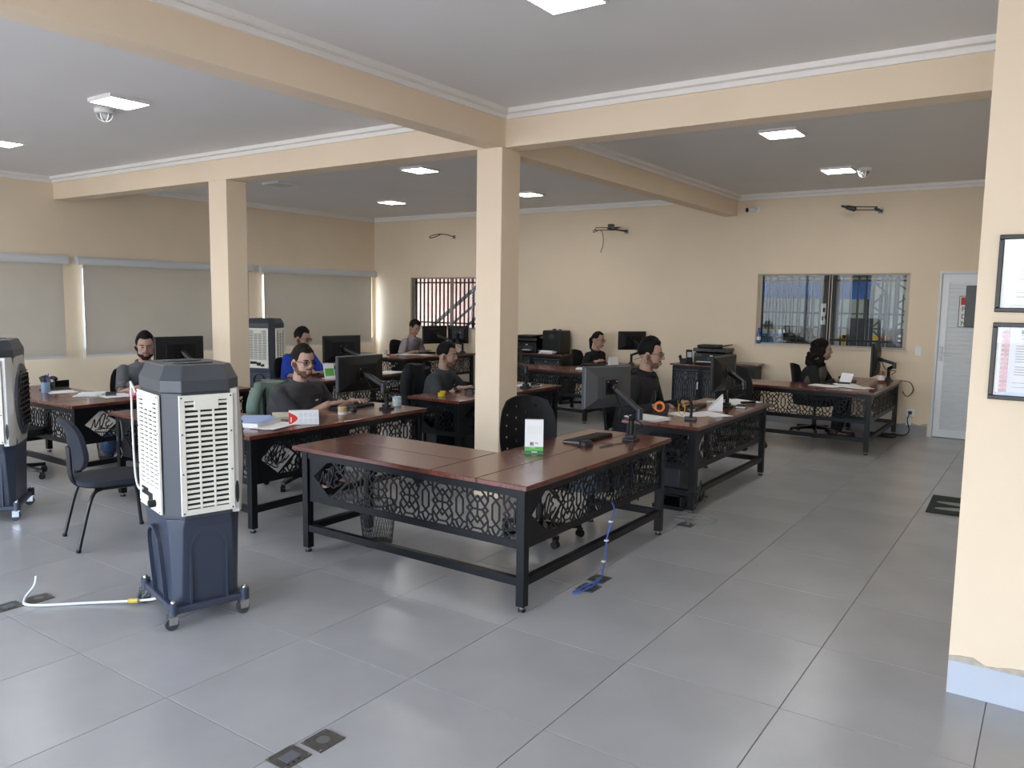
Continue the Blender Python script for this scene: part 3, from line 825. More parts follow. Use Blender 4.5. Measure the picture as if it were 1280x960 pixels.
desk(*D['D4'], 'straight desk of the man in the blue shirt', ell=False)
desk(*D['D5'], 'straight desk directly left of the central column', ell=False)
desk(*D['D6'], 'corner desk under the left barred window')
desk(*D['D7'], 'corner desk of the woman in black by the back wall')
desk(*D['D8'], 'straight desk of the man in the dark jacket', ell=False)
desk(*D['D9'], 'corner desk of the curly haired woman under the right window')

# low cabinets by the back wall
latd_me = lattice(.46, .44, False, p=.22).mesh('lattice_panel', M_metal)
def cabinet(x0, x1, y0, h, lab, doors):
    t = thing('low_cabinet', lab, 'cabinet', (x0, y0, 0), 0, 'steel cabinets by the back wall')
    w = x1 - x0; d = YB - .02 - y0
    MB().b(-.03, -.03, h - .025, w + .03, d, h).build('top_board', M_wood, t, bevel=.003)
    MB().b(0, .02, .06, w, d, h - .025).b(.02, .03, 0, .06, .07, .06).b(w - .06, .03, 0, w - .02, .07, .06).b(.02, d - .07, 0, .06, d - .03, .06).b(w - .06, d - .07, 0, w - .02, d - .03, .06).build('carcass', M_metal, t)
    dw = w / doors
    for k in range(doors):
        dd = MB().b(k * dw + .004, .008, .075, (k + 1) * dw - .004, .019, h - .035).b(k * dw + .004, -.004, .075, k * dw + .03, .008, h - .035, 1).b((k + 1) * dw - .03, -.004, .075, (k + 1) * dw - .004, .008, h - .035, 1).b(k * dw + .03, -.004, .075, (k + 1) * dw - .03, .008, .12, 1).b(k * dw + .03, -.004, h - .08, (k + 1) * dw - .03, .008, h - .035, 1).build('door', [mat('pale_backing_sheet', '#5D6166', .6), M_metal], t)
        p = link('lattice_panel', latd_me, dd, (k * dw + dw / 2 - .23 * (dw - .06) / .46, .002, .12)); p.scale = ((dw - .06) / .46, 1, (h - .21) / .44)
        MB().b((k + 1) * dw - .035, -.02, h * .55, (k + 1) * dw - .025, 0, h * .55 + .1).build('handle', M_chrome, dd)
    return t
cabinet(-4.62, -3.50, 8.93, .80, 'dark cabinet carrying the printer beside the central column', 2)
cabinet(-1.63, -.78, 8.93, .775, 'dark lattice door cabinet under the printer by the back wall', 2)
t = thing('wood_topped_box', 'small dark box with a red brown top beside the lattice cabinet', 'box', (-.62, 9.18, 0))
MB().b(-.15, -.17, .0, .15, .17, .79).build('body', M_metal, t, bevel=.003)
MB().b(-.17, -.19, .79, .18, .19, .815).build('top_board', M_wood, t)

# ================================================================== CHAIRS
M_mesh = mat('black_mesh_backrest', '#0E0F12', .55, spec=.3)
def backrest_mb(w=.44, h=.50, holes=True):
    mb = MB(); NU, NV = 26, 30; th = .022
    def P(i, j, o):
        u = (i / NU - .5) * 2; v = j / NV
        hw = w / 2 * (.80 + .2 * math.sin(PI * min(1, v * .9 + .1))) * (1 - .10 * max(0, v - .85) / .15)
        x = -.05 + .055 * u * u + .05 * (v - .35) ** 2 * (-1) - .04 * v - o
        z = h * v - (.035 * u * u if v > .5 else 0) * (v - .5) * 2
        return (x, u * hw, z)
    idx = {}
    vs = []
    for o in (0, th):
        for j in range(NV + 1):
            for i in range(NU + 1):
                idx[(o, i, j)] = len(vs); vs.append(P(i, j, o))
    def hole(i, j):
        return holes and 2 < i < NU - 3 and 3 < j < NV - 3 and i % 5 == 3 and (j + (2 if (i // 5) % 2 else 0)) % 5 == 2
    fs = []
    for j in range(NV):
        for i in range(NU):
            if hole(i, j):
                c = [(i, j), (i + 1, j), (i + 1, j + 1), (i, j + 1)]
                for k in range(4):
                    a_, b2 = c[k], c[(k + 1) % 4]
                    fs.append((idx[(0, *a_)], idx[(0, *b2)], idx[(th, *b2)], idx[(th, *a_)]))
                continue
            fs.append((idx[(0, i, j)], idx[(0, i + 1, j)], idx[(0, i + 1, j + 1)], idx[(0, i, j + 1)]))
            fs.append((idx[(th, i, j)], idx[(th, i, j + 1)], idx[(th, i + 1, j + 1)], idx[(th, i + 1, j)]))
    for j in range(NV):
        for i in (0, NU): fs.append((idx[(0, i, j)], idx[(0, i, j + 1)], idx[(th, i, j + 1)], idx[(th, i, j)]))
    for i in range(NU):
        for j in (0, NV): fs.append((idx[(0, i, j)], idx[(0, i + 1, j)], idx[(th, i + 1, j)], idx[(th, i, j)]))
    return mb.add(vs, fs)
back_me = backrest_mb().mesh('backrest', M_mesh, True)
backn_me = backrest_mb(holes=False).mesh('backrest', M_dark, True)
def rrect(w, d, r, n=5):
    o = []
    for cx, cy, a0 in ((w / 2 - r, d / 2 - r, 0), (-w / 2 + r, d / 2 - r, 90), (-w / 2 + r, -d / 2 + r, 180), (w / 2 - r, -d / 2 + r, 270)):
        for k in range(n + 1):
            a = R(a0 + 90 * k / n); o.append((cx + r * math.cos(a), cy + r * math.sin(a)))
    return o
def pad(w, d, h, r=.1, crown=.012, z=0):
    mb = MB(); rings = []
    for s, zz in ((.94, 0), (1, .012), (1, h * .6), (.97, h * .9), (.8, h + crown * .6), (.4, h + crown)):
        rings.append([(a * s, b * s, z + zz) for a, b in rrect(w, d, r)])
    return mb.loft(rings)
seat_me = pad(.46, .46, .065).mesh('seat', M_dark, True)
star = MB().cyl((0, 0, .07), (0, 0, .13), .035, .03, n=14)
for k in range(5):
    a = 2 * PI * k / 5
    star.loft([[(math.cos(a) * r - math.sin(a) * s * w, math.sin(a) * r + math.cos(a) * s * w, z) for s, z in ((-1, z0), (1, z0), (1, z1), (-1, z1))] for r, w, z0, z1 in ((.02, .026, .075, .12), (.30, .018, .062, .088))])
star_me = star.mesh('star_base', M_blackg)
caster_me = MB().cyl((-.012, -.02, .027), (-.012, .02, .027), .026, n=14).b(-.03, -.012, .03, .005, .012, .066).mesh('caster', M_black, True)
gas_me = MB().cyl((0, 0, .12), (0, 0, .24), .026, n=14).cyl((0, 0, .24), (0, 0, .37), .015, n=12).box((0, 0, .375), (.2, .16, .025)).mesh('gas_column', M_black, True)
supp_me = MB().tube(spline([(-.05, 0, .385), (-.22, 0, .385), (-.265, 0, .44), (-.27, 0, .62)]), .02, 8).mesh('back_support', M_black, True)
def office_chair(x, y, rz, lab, holes=False, arms=True, bscale=1.0):
    t = thing('office_chair', lab, 'office chair', (x, y, 0), rz, 'black swivel office chairs')
    link('star_base', star_me, t)
    for k in range(5):
        a = 2 * PI * k / 5; link('caster', caster_me, t, (.30 * math.cos(a), .30 * math.sin(a), 0), (0, 0, a + .6))
    link('gas_column', gas_me, t); link('seat', seat_me, t, (0, 0, .385)); link('back_support', supp_me, t)
    b = link('backrest', back_me if holes else backn_me, t, (-.20, 0, .47)); b.scale = (1, bscale, bscale)
    if arms:
        for s in (-1, 1):
            MB().tube([(-.02, s * .2, .40), (-.02, s * .27, .40), (-.03, s * .275, .60)], .014, 8).b(-.14, s * .275 - .03, .6, .1, s * .275 + .03, .625).build('armrest', M_black, t)
    return t
office_chair(.02, 2.83, R(-34), 'empty swivel chair with a perforated back behind the front desk', True, False, 1.0)
office_chair(-2.52, 2.84, R(5), 'swivel chair under the man with glasses in the grey polo', False, False, .82)
office_chair(-4.90, 2.72, R(-15), 'swivel chair under the bearded man by the blind wall', False, False, .85)
office_chair(-4.90, 4.86, R(5), 'swivel chair under the man in the blue shirt', False, False, .82)
office_chair(-2.54, 4.80, R(10), 'swivel chair with a dark jacket hung on it left of the column', False, False, .85)
office_chair(-6.44, 8.58, R(0), 'perforated swivel chair under the man at the left barred window', True, False, .9)
office_chair(-2.98, 8.96, R(0), 'swivel chair under the woman in black by the back wall', False, False, .85)
office_chair(-.22, 4.80, R(5), 'swivel chair under the man in the dark jacket', False, False, .75)
office_chair(.44, 8.66, R(0), 'swivel chair under the curly haired woman', False, False, .85)
office_chair(-.04, 7.20, R(88), 'empty swivel chair behind the monitor of the jacketed man', False, False)

office_chair(-4.72, 1.44, R(100), 'swivel chair half hidden behind the left cooler', False, False, .6)
def visitor_chair(x, y, rz, lab):
    t = thing('visitor_chair', lab, 'chair', (x, y, 0), rz)
    fab = mat('dark_navy_upholstery', '#1C222D', .85, bump=.15, bscale=300); tub = mat('black_tube', '#0F1013', .3)
    s = pad(.45, .43, .045, .13).build('seat', fab, t, (0, 0, .40), smooth=True)
    rings = []
    for o, sc in ((0, .92), (.006, 1), (.034, 1), (.045, .85)):
        rings.append([(-o - .03 * (2 * (b / .36 + .5)) * .5 - .10 * (b + .18) * 1.0 + .06 * (a / .22) ** 2, a * sc, b * sc) for a, b in rrect(.43, .34, .13)])
    MB().loft(rings).build('backrest', fab, t, (-.205, 0, .68), smooth=True)
    for s_ in (-1, 1):
        # front leg, side rail and rear leg are separate tubes
        MB().tube(spline([(.10, s_ * .17, .385), (.17, s_ * .20, .37), (.205, s_ * .215, .28), (.235, s_ * .225, .004)]), .0125, 10).build('leg', tub, t, smooth=True)
        MB().tube(spline([(-.10, s_ * .17, .385), (-.15, s_ * .20, .37), (-.19, s_ * .215, .28), (-.26, s_ * .225, .004)]), .0125, 10).build('leg', tub, t, smooth=True)
        MB().tube([(.12, s_ * .17, .388), (-.14, s_ * .17, .388)], .0125, 8).build('seat_rail', tub, t, smooth=True)
        MB().cyl((.2355, s_ * .225, 0), (.2345, s_ * .225, .02), .015).cyl((-.26, s_ * .225, 0), (-.259, s_ * .225, .02), .015).build('foot_cap', M_black, t)
    for s_ in (-1, 1):
        MB().tube(spline([(-.08, s_ * .03, .385), (-.20, s_ * .03, .395), (-.245, s_ * .03, .46), (-.255, s_ * .03, .66)]), .011, 8).build('back_tube', tub, t, smooth=True)
    return t
visitor_chair(-2.30, 1.04, R(74), 'black armless visitor chair between the two air coolers')

# ================================================================== AIR COOLERS
def cooler(x, y, rz, lab):
    """local: front (air outlet) looks along +y, width along x"""
    t = thing('air_cooler', lab, 'air cooler', (x, y, 0), rz, 'evaporative air coolers')
    def oct_(w, d, c, z): return [(w / 2, -d / 2 + c, z), (w / 2, d / 2 - c, z), (w / 2 - c, d / 2, z), (-w / 2 + c, d / 2, z), (-w / 2, d / 2 - c, z), (-w / 2, -d / 2 + c, z), (-w / 2 + c, -d / 2, z), (w / 2 - c, -d / 2, z)]
    tk = MB().loft([oct_(.43, .325, .03, .10), oct_(.475, .355, .055, .50), oct_(.49, .37, .07, .545), oct_(.495, .375, .073, .55)]).build('water_tank', M_tank, t, bevel=.006)
    # raised arch on every side of the tank
    arch = []
    for k in range(13): a = PI * k / 12; arch.append((.085 * math.cos(a), .28 + .085 * math.sin(a)))
    outer = [(-.095, 0)] + [(-.085, 0)] + arch[::-1] + [(.085, 0), (.095, 0)] + [(.097 * math.cos(PI * k / 12), .28 + .10 * math.sin(PI * k / 12)) for k in range(13)]
    for sx, px, py, rr in ((1, .229, .0, R(90)), (1, -.229, .0, R(-90)), (1, 0, -.175, 0)):
        ao = MB().prism(outer, -.008, .012, F=lambda a, b, c: (a, c, b)).build('arch_rib', M_tank, tk, (px, py, .11), (R(4) if rr == 0 else 0, 0, rr))
        if rr: ao.rotation_euler = (0, 0, rr)
    MB().b(-.25, -.19, .075, .25, .19, .112).build('chassis', M_tank, t, bevel=.01)
    body = MB().loft([oct_(.495, .375, .073, .55), oct_(.50, .38, .075, .57), oct_(.50, .38, .075, 1.185)]).build('body_shell', M_cool, t, bevel=.004)
    top = MB().loft([oct_(.508, .388, .077, 1.185), oct_(.508, .388, .077, 1.245), oct_(.44, .33, .065, 1.315), oct_(.43, .32, .062, 1.318)]).build('top_cover', M_cool, t, bevel=.005)
    for s in (-1, 1):
        MB().loft([[(s * .085 + .045 * math.cos(q), .10 * math.sin(q), z) for q in [2 * PI * k / 16 for k in range(16)]] for z in (1.318, 1.3225)]).build('lid_recess', mat('dark_recess', '#23272E', .5), top)
    # ivory grilles on both sides and at the back
    def grille(w, h, px, py, pz, rr, nslat, cols, ctrl):
        fr = MB(); f = .028
        z0 = .125 if ctrl else f
        fr.b(-w / 2, -.012, 0, w / 2, 0, z0).b(-w / 2, -.012, h - f, w / 2, 0, h).b(-w / 2, -.012, z0, -w / 2 + f, 0, h - f).b(w / 2 - f, -.012, z0, w / 2, 0, h - f)
        for k in range(1, cols):
            xx = -w / 2 + f + (w - 2 * f) * k / cols; fr.b(xx - .005, -.010, z0, xx + .005, 0, h - f)
        g = fr.build('grille', M_grille, t, (px, py, pz), (0, 0, rr), bevel=.002)
        MB().b(-w / 2 + f, .0, z0, w / 2 - f, .004, h - f).build('cooling_pad', M_pad, g)
        sm = MB().box((0, 0, 0), (w - 2 * f, .004, .0135), (R(-25), 0, 0)).mesh('slat', M_grille)
        for k in range(nslat):
            link('slat', sm, g, (0, -.006, z0 + (h - f - z0) * (k + .5) / nslat))
        MB().b(-.06, -.014, h - .075, .06, -.002, h - f + .002).build('latch_plate', M_grille, g, bevel=.003)
        sc = MB()
        for a_ in (-w / 2 + .012, w / 2 - .012):
            for z in (.012, h * .35, h * .68, h - .012): sc.cyl((a_, -.012, z), (a_, -.0145, z), .0045, n=8)
        sc.build('screw', M_rub, g)
        if ctrl:
            MB().b(-.13, -.014, .06, -.02, -.011, .10).b(-.02, -.014, .035, .05, -.011, .085).build('control_recess', M_black, g)
            MB().cyl((.09, -.012, .045), (.09, -.045, .045), .018, n=12).b(.06, -.04, .025, .09, -.012, .035).build('drain_valve', M_black, g)
        return g
    grille(.265, .60, .256, -.002, .575, R(90), 21, 3, False)
    grille(.265, .60, -.256, -.002, .575, R(-90), 21, 3, False)
    grille(.35, .60, 0, -.196, .575, 0, 20, 4, True)
    # silver front bulging forward with an oval louvre
    prof = []
    for k in range(13):
        v = k / 12; prof.append((.178 + .014 * math.sin(PI * v), .555 + .64 * v))
    rings = []
    for yy, zz in prof:
        rings.append([(-.25, .125, zz), (.25, .125, zz), (.256, .155, zz), (.225, yy, zz), (.12, yy + .016, zz), (-.12, yy + .016, zz), (-.225, yy, zz), (-.256, .155, zz)])
    fp = MB().loft(rings).build('front_panel', M_silver, t, smooth=True)
    lv = MB().loft([[(.19 * math.cos(q) * s, yo, .87 + .25 * math.sin(q) * s) for q in [2 * PI * k / 28 for k in range(28)]] for s, yo in ((1.12, .165), (1.06, .212), (.96, .216))]).build('louvre_ring', M_cool, fp, smooth=True)
    lm = MB().box((0, 0, 0), (.30, .02, .008), (R(25), 0, 0)).mesh('louvre', M_black)
    for k in range(12): 
        z = .66 + k * .038; o = link('louvre', lm, fp, (0, .216, z)); o.scale = (max(.25, math.sqrt(max(.02, 1 - ((z - .87) / .25) ** 2))) * 1.18, 1, 1)
    for k in range(5): MB().b(-.12 + k * .06 - .003, .212, .68, -.12 + k * .06 + .003, .226, 1.06).build('vane', M_black, fp)
    MB().loft([[(s * .253, .148 + .010 * math.cos(q), .66 + .06 * math.sin(q)) for q in [2 * PI * k / 12 for k in range(12)]] for s in (.99, 1.012)]).build('grip_slot', mat('dark_recess', '#23272E', .5), fp)
    for sx in (-1, 1):
        for sy in (-1, 1):
            cx, cy = sx * .235, sy * .18
            c = MB().cyl((cx, cy, .075), (cx, cy, .135), .024, n=12).build('caster_socket', M_tank, t, smooth=True)
            MB().ell((cx, cy, .137), (.014, .014, .014)).build('cap_nut', M_chrome, c, smooth=True)
            MB().b(cx - .022, cy - .03, .03, cx - .016, cy + .014, .075).b(cx + .016, cy - .03, .03, cx + .022, cy + .014, .075).b(cx - .022, cy - .03, .07, cx + .022, cy + .02, .078).build('caster_fork', M_chrome, t)
            MB().cyl((cx - .013, cy - .012, .033), (cx + .013, cy - .012, .033), .033, n=18).build('caster_wheel', M_rub, t, smooth=True)
    return t
front_cooler = cooler(-.772, .645, R(-15), 'slate and ivory air cooler standing alone in the left foreground')
cooler(-3.54, .825, R(-35), 'silver fronted air cooler cut by the left picture edge')
cooler(-7.02, 6.02, R(20), 'dark air cooler behind the man in the blue shirt')
# hose and cord of the front cooler
hose = tag(MB().tube(spline([(-.86, .50, .10), (-.98, .52, .03), (-1.25, .32, .010), (-1.45, .13, .010), (-1.56, .14, .012), (-1.60, .21, .06), (-1.605, .225, .11)]), .007, 8).build('water_hose', mat('pale_hose', '#DDE3E6', .4), smooth=True), 'pale water hose from the front cooler to the floor box', 'hose')
MB().cyl((-1.03, .478, .025), (-1.075, .448, .022), .012).build('hose_joint', mat('brass_yellow', '#C9B24A', .4), hose)
MB().tube(spline([(-.20, -.205, 1.15), (-.245, -.215, 1.20), (-.262, -.21, 1.17), (-.255, -.212, .95), (-.235, -.212, .72), (-.18, -.212, .65), (-.10, -.212, .66)]), .006, 6).build('power_lead', M_white, front_cooler, smooth=True, label='white power lead at the back')

# ================================================================== MONITORS
M_monb = mat('charcoal_monitor_back', '#111316', .42, spec=.35)
M_monl = mat('grey_monitor_back', '#3E4145', .36)
def monitor(x, y, z, rz, lab, base=None, w=.52, h=.31, m=None, light=False, arm_lab=None, tilt=0):
    """screen looks along local -x; z is the centre of the panel; base = clamp point on the desk"""
    m = m or M_monb
    t = thing('monitor', lab, 'monitor', (x, y, z), rz, 'black computer monitors')
    t.rotation_euler = (0, R(tilt), rz)
    MB().b(-.014, -w / 2, -h / 2, .008, w / 2, h / 2).build('bezel', M_black if not light else mat('blue_grey_edge', '#39424C', .35), t, bevel=.004)
    MB().b(-.0155, -w / 2 + .012, -h / 2 + .018, -.0135, w / 2 - .012, h / 2 - .012).build('screen', M_screen, t)
    a, b2 = w / 2 - .004, h / 2 - .004; c, d = w / 2 * .62, h / 2 * .58
    MB().loft([[(xx, -p_, -q_), (xx, p_, -q_), (xx, p_, q_), (xx, -p_, q_)] for xx, p_, q_ in ((.008, a, b2), (.018, a - .006, b2 - .006), (.042, c, d), (.046, c - .01, d - .01))]).build('back_shell', m, t, bevel=.003)
    vm = MB().b(.044, -.05, -.05, .052, .05, .05).build('mount_plate', M_black, t)
    for s in (-1, 1):
        for q in (-1, 1): MB().cyl((.051, s * .04, q * .04), (.056, s * .04, q * .04), .005, n=8).build('screw', M_chrome, vm)
    if base is not None:
        bx, by = base
        Mt = Matrix.Translation((x, y, z)) @ Euler((0, R(tilt), rz)).to_matrix().to_4x4()
        TT = Mt.inverted() @ Matrix.Translation((bx, by, ZT))
        MB_ = lambda: MB(TT)
        ar = t
        P = Vector((x, y, z)) + Euler((0, R(tilt), rz)).to_matrix() @ Vector((.075, 0, 0)) - Vector((bx, by, ZT))
        side = Vector((-P.y, P.x, 0)); side = side.normalized() if side.length > .01 else Vector((0, 1, 0))
        if side.x < 0: side = -side
        E_ = Vector((P.x * .35, P.y * .35, .20)) + side * .13
        ar = MB_().bar((0, 0, .155), E_, .042, .034).build('arm', M_black, t, bevel=.006, label=arm_lab)
        MB_().b(-.045, -.05, 0, .045, .05, .018).b(-.03, -.03, .018, .03, .03, .045).build('clamp', mat('slate_clamp', '#20262F', .35), ar, bevel=.004)
        MB_().cyl((0, 0, .045), (0, 0, .17), .019, n=14).build('post', M_black, ar, smooth=True)
        P = Vector((x, y, z)) + Euler((0, R(tilt), rz)).to_matrix() @ Vector((.075, 0, 0)) - Vector((bx, by, ZT))
        side = Vector((-P.y, P.x, 0)); side = side.normalized() if side.length > .01 else Vector((0, 1, 0))
        if side.x < 0: side = -side
        E_ = Vector((P.x * .35, P.y * .35, .20)) + side * .13
        
        MB_().cyl(E_ + Vector((0, 0, -.03)), E_ + Vector((0, 0, .045)), .024, n=14).build('elbow_joint', mat('slate_clamp', '#20262F', .35), ar, smooth=True)
        MB_().bar(E_ + Vector((0, 0, .03)), P, .044, .036).build('upper_link', M_black, ar, bevel=.006)
        Q = Vector((x, y, z)) + Euler((0, R(tilt), rz)).to_matrix() @ Vector((.05, 0, 0)) - Vector((bx, by, ZT))
        MB_().ell(P, (.026, .026, .026)).cyl(P, Q, .02, n=12).build('swivel_head', M_black, ar, smooth=True)
        cb = spline([P + Vector((0, 0, -.02)), P.lerp(E_, .4) + Vector((0, 0, -.09)), E_ + Vector((.02, 0, -.06)), (.03, .02, .08)])
        MB_().tube(cb, .004, 5).build('cable', M_wire, ar, smooth=True)
    return t
monitor(.42, 3.03, 1.08, R(-20), 'grey backed monitor on the empty front desk', (.545, 3.17), m=M_monl, light=True, w=.43, h=.29, arm_lab='articulated clamp arm on the empty front desk')
monitor(-1.97, 3.05, 1.015, R(-2), 'monitor in front of the man in the grey polo', (-1.80, 3.20), light=True, arm_lab='articulated clamp arm in front of the man in the grey polo')
monitor(-4.32, 2.86, 1.09, R(-4), 'monitor hiding half the face of the bearded man', (-4.16, 3.05), arm_lab='clamp arm behind the foreground cooler')
monitor(-4.36, 5.09, 1.02, R(-14), 'monitor in front of the man in the blue shirt', (-4.17, 5.30), h=.33, arm_lab='clamp arm on the desk of the man in blue')
monitor(-1.98, 5.28, .985, R(0), 'monitor of the centre man hidden by the column', (-1.82, 5.4), arm_lab='clamp arm hidden behind the central column')
monitor(.36, 5.48, 1.00, R(-4), 'monitor in front of the man in the dark jacket', (.47, 5.30), h=.33, arm_lab='articulated clamp arm on the desk of the jacketed man')
monitor(-2.40, 9.17, 1.06, R(-38), 'monitor beside the head of the woman in black', (-2.32, 9.0), h=.28, w=.46, arm_lab='clamp arm on the desk of the woman in black')
monitor(-5.95, 8.74, 1.03, R(-12), 'left monitor of the pair under the left barred window', (-5.72, 9.0), arm_lab='left clamp arm under the left barred window')
monitor(-5.80, 9.20, 1.025, R(-58), 'right monitor of the pair under the left barred window', (-5.66, 9.15), arm_lab='right clamp arm under the left barred window', w=.36)
monitor(1.05, 9.02, .97, R(0), 'monitor seen edge on in front of the curly haired woman', (1.20, 9.12), h=.42, w=.44, arm_lab='bent clamp arm on the desk under the right window')

# ================================================================== KEYBOARDS, MICE, PAPER AND SMALL THINGS
key_me = MB().loft([[(-.0075, -.0075, 0), (.0075, -.0075, 0), (.0075, .0075, 0), (-.0075, .0075, 0)], [(-.006, -.006, .005), (.006, -.006, .005), (.006, .006, .005), (-.006, .006, .005)]]).mesh('key', M_black)
def keyboard(x, y, rz, lab, keys=True):
    t = thing('keyboard', lab, 'keyboard', (x, y, ZT), rz, 'black keyboards')
    MB().add([(-.068, -.22, 0), (.068, -.22, 0), (.068, .22, 0), (-.068, .22, 0), (-.066, -.218, .012), (.066, -.218, .022), (.066, .218, .022), (-.066, .218, .012)],
             [(0, 3, 2, 1), (4, 5, 6, 7), (0, 1, 5, 4), (1, 2, 6, 5), (2, 3, 7, 6), (3, 0, 4, 7)]).build('case', M_blackg, t, bevel=.003)
    if keys:
        for r in range(6):
            for k in range(22):
                if k in (15, 19) and r < 5: continue
                link('key', key_me, t, (-.054 + r * .0215, -.207 + k * .0197, .0125 + r * .0016))
    else:
        for r in range(6): MB().b(-.062 + r * .0215, -.21, .012 + r * .0016, -.046 + r * .0215, .21, .018 + r * .0016).build('key_row', M_black, t)
    return t
keyboard(.29, 3.02, R(-3), 'black keyboard lying on the empty front desk')
keyboard(-2.10, 3.08, R(4), 'black keyboard under the hands of the man in the grey polo', False)
keyboard(-4.45, 4.95, R(0), 'black keyboard of the man in the blue shirt', False)
keyboard(-2.14, 5.02, R(0), 'black keyboard of the centre man beside the column', False)
keyboard(.24, 5.08, R(8), 'black keyboard of the man in the dark jacket', False)
keyboard(-6.08, 8.62, R(0), 'black keyboard of the man at the left barred window', False)
keyboard(-2.72, 8.66, R(-40), 'black keyboard in front of the woman in black', False)
keyboard(.84, 8.50, R(0), 'black keyboard of the curly haired woman', False)
def mouse(x, y, rz, lab, m=None):
    t = thing('mouse', lab, 'mouse', (x, y, ZT), rz, 'computer mice')
    MB().loft([[(a * s, b * s, z) for a, b in rrect(.105, .062, .028)] for s, z in ((.95, 0), (1, .008), (.95, .022), (.7, .034), (.3, .038))]).build('shell', m or mat('slate_mouse', '#23282F', .35), t, smooth=True)
    MB().cyl((.025, -.004, .034), (.025, .004, .034), .008, n=10).build('wheel', M_rub, t)
mouse(.40, 2.80, R(80), 'dark mouse lying beside the keyboard on the front desk')
mouse(-1.97, 2.95, R(0), 'black mouse beside the tape roll on the grey polo desk')
mouse(-1.96, 4.58, R(20), 'black mouse under the hand of the centre man')
tag(MB().tube(spline([(.40, 2.86, ZT + .01), (.44, 2.95, ZT + .005), (.53, 2.93, ZT + .005), (.50, 2.80, ZT + .005), (.57, 3.1, ZT + .005)]), .0025, 5).build('mouse_cable', M_wire, smooth=True), 'thin mouse cable curling on the empty front desk', 'cable')

def sheets(x, y, rz, lab, n=5, w=.21, l=.297, m=None, z=None, h=.002):
    z = ZT if z is None else z
    t = thing('paper_stack', lab, 'papers', (x, y, z), rz, 'loose papers on desks')
    for k in range(n):
        a = (random.random() - .5) * .25 if k else 0
        MB().b(-w / 2, -l / 2, k * h, w / 2, l / 2, (k + 1) * h - .0004).build('sheet', m or M_paper, t, ((random.random() - .5) * .05, (random.random() - .5) * .06, 0), (0, 0, a))
    return t
def binder(x, y, rz, lab, col, w=.23, l=.31, h=.025, z=None):
    z = ZT if z is None else z
    t = thing('book', lab, 'book', (x, y, z), rz, 'books and notebooks on desks')
    c = mat('cover_' + col[1:], col, .6)
    MB().b(-w / 2, -l / 2, 0, w / 2, l / 2, .003).b(-w / 2, -l / 2, h - .003, w / 2, l / 2, h).b(-w / 2, -l / 2, .003, -w / 2 + .004, l / 2, h - .003).build('cover', c, t)
    MB().b(-w / 2 + .004, -l / 2 + .004, .003, w / 2 - .004, l / 2 - .004, h - .003).build('pages', M_paper, t)
    return t
# front desk calendar: white tent with green foot
def calendar(x, y, rz, lab, kind):
    w, h, dpt = (.116, .212, .08) if kind == 0 else (.22, .105, .09)
    t = thing('desk_calendar', lab, 'calendar', (x, y, ZT), rz)
    ang = math.atan2(dpt / 2, h); L = math.hypot(h, dpt / 2)
    for s in (-1, 1):
        MB().b(-w / 2, -.001, 0, w / 2, .001, L).build('leaf', M_paper, t, (0, s * dpt / 2, .001), (s * ang, 0, 0))
    MB().b(-w / 2, -dpt / 2 + .002, 0, w / 2, dpt / 2 - .002, .0015).build('foot', M_paper, t)
    # printed face on the side looking at -y (local)
    fp = bpy.data.objects.new('printed_face', None)
    def face(name, x0, z0, x1, z1, m, dy=.0013):
        MB().b(x0, -dy, z0, x1, -.0009, z1).build(name, m, t, (0, -dpt / 2, .001), (-ang, 0, 0))
    bpy.data.objects.remove(fp)
    if kind == 0:
        face('green_band', -w / 2, .022, w / 2, .043, mat('leaf_green', '#5FB04C', .6)); face('dark_green_band', -w / 2, 0, w / 2, .021, mat('deep_green', '#2E7A4C', .6))
        g = MB(); gm = mat('pale_grid_print', '#B4B6BA', .7)
        for i in range(8): g.b(-.044 + i * .0125, -.0014, .125, -.0434 + i * .0125, -.0009, .172)
        for i in range(6): g.b(-.044, -.0014, .125 + i * .0094, .0445, -.0009, .1256 + i * .0094)
        g.build('date_grid', gm, t, (0, -dpt / 2, .001), (-ang, 0, 0))
        face('logo', -.024, .05, -.002, .073, mat('rose_print', '#A5848F', .6)); face('logo_mark', -.024, .056, -.016, .07, mat('brown_print', '#5B3F45', .6), .0016)
        face('logo_text', .006, .062, .026, .071, mat('pale_grid_print', '#B4B6BA', .7)); face('footer_text', -.016, .008, .02, .013, M_paper, .0016); face('band_text', -.025, .034, .008, .039, mat('pale_lime', '#A9D79B', .6), .0016)
    else:
        mb = MB(); pts = [(-w / 2, 0)] + [(-w / 2 + .065 * math.sin(PI * k / 10), .098 * k / 10) for k in range(11)]
        mb.prism(pts, -.0013, -.0009, F=lambda a, b, c: (a, c, b)); mb.build('red_crescent', mat('calendar_red', '#D8322C', .6), t, (0, -dpt / 2, .001), (-ang, 0, 0))
        g = MB()
        for r in range(2):
            for q in range(4):
                for i in range(6): g.b(-.035 + q * .036, -.0014, .012 + r * .046 + i * .006, -.007 + q * .036, -.0009, .0135 + r * .046 + i * .006)
        g.build('date_grid', mat('pale_blue_print', '#9FB2CC', .7), t, (0, -dpt / 2, .001), (-ang, 0, 0))
        face('red_text', -.098, .02, -.090, .06, M_paper, .0016)
    rg = MB()
    for i in range(int(w / .009)):
        xx = -w / 2 + .006 + i * .009
        rg.tube([(xx, .006 * math.cos(q), h + .001 + .006 * math.sin(q)) for q in [2 * PI * k / 8 for k in range(8)]], .0008, 4, closed=True)
    rg.build('wire_rings', M_steel, t)
    return t
calendar(.255, 2.38, R(34), 'white tent calendar with a green foot on the front desk', 0)
calendar(-1.735, 2.23, R(52), 'white tent calendar with a red crescent on the grey polo desk', 1)

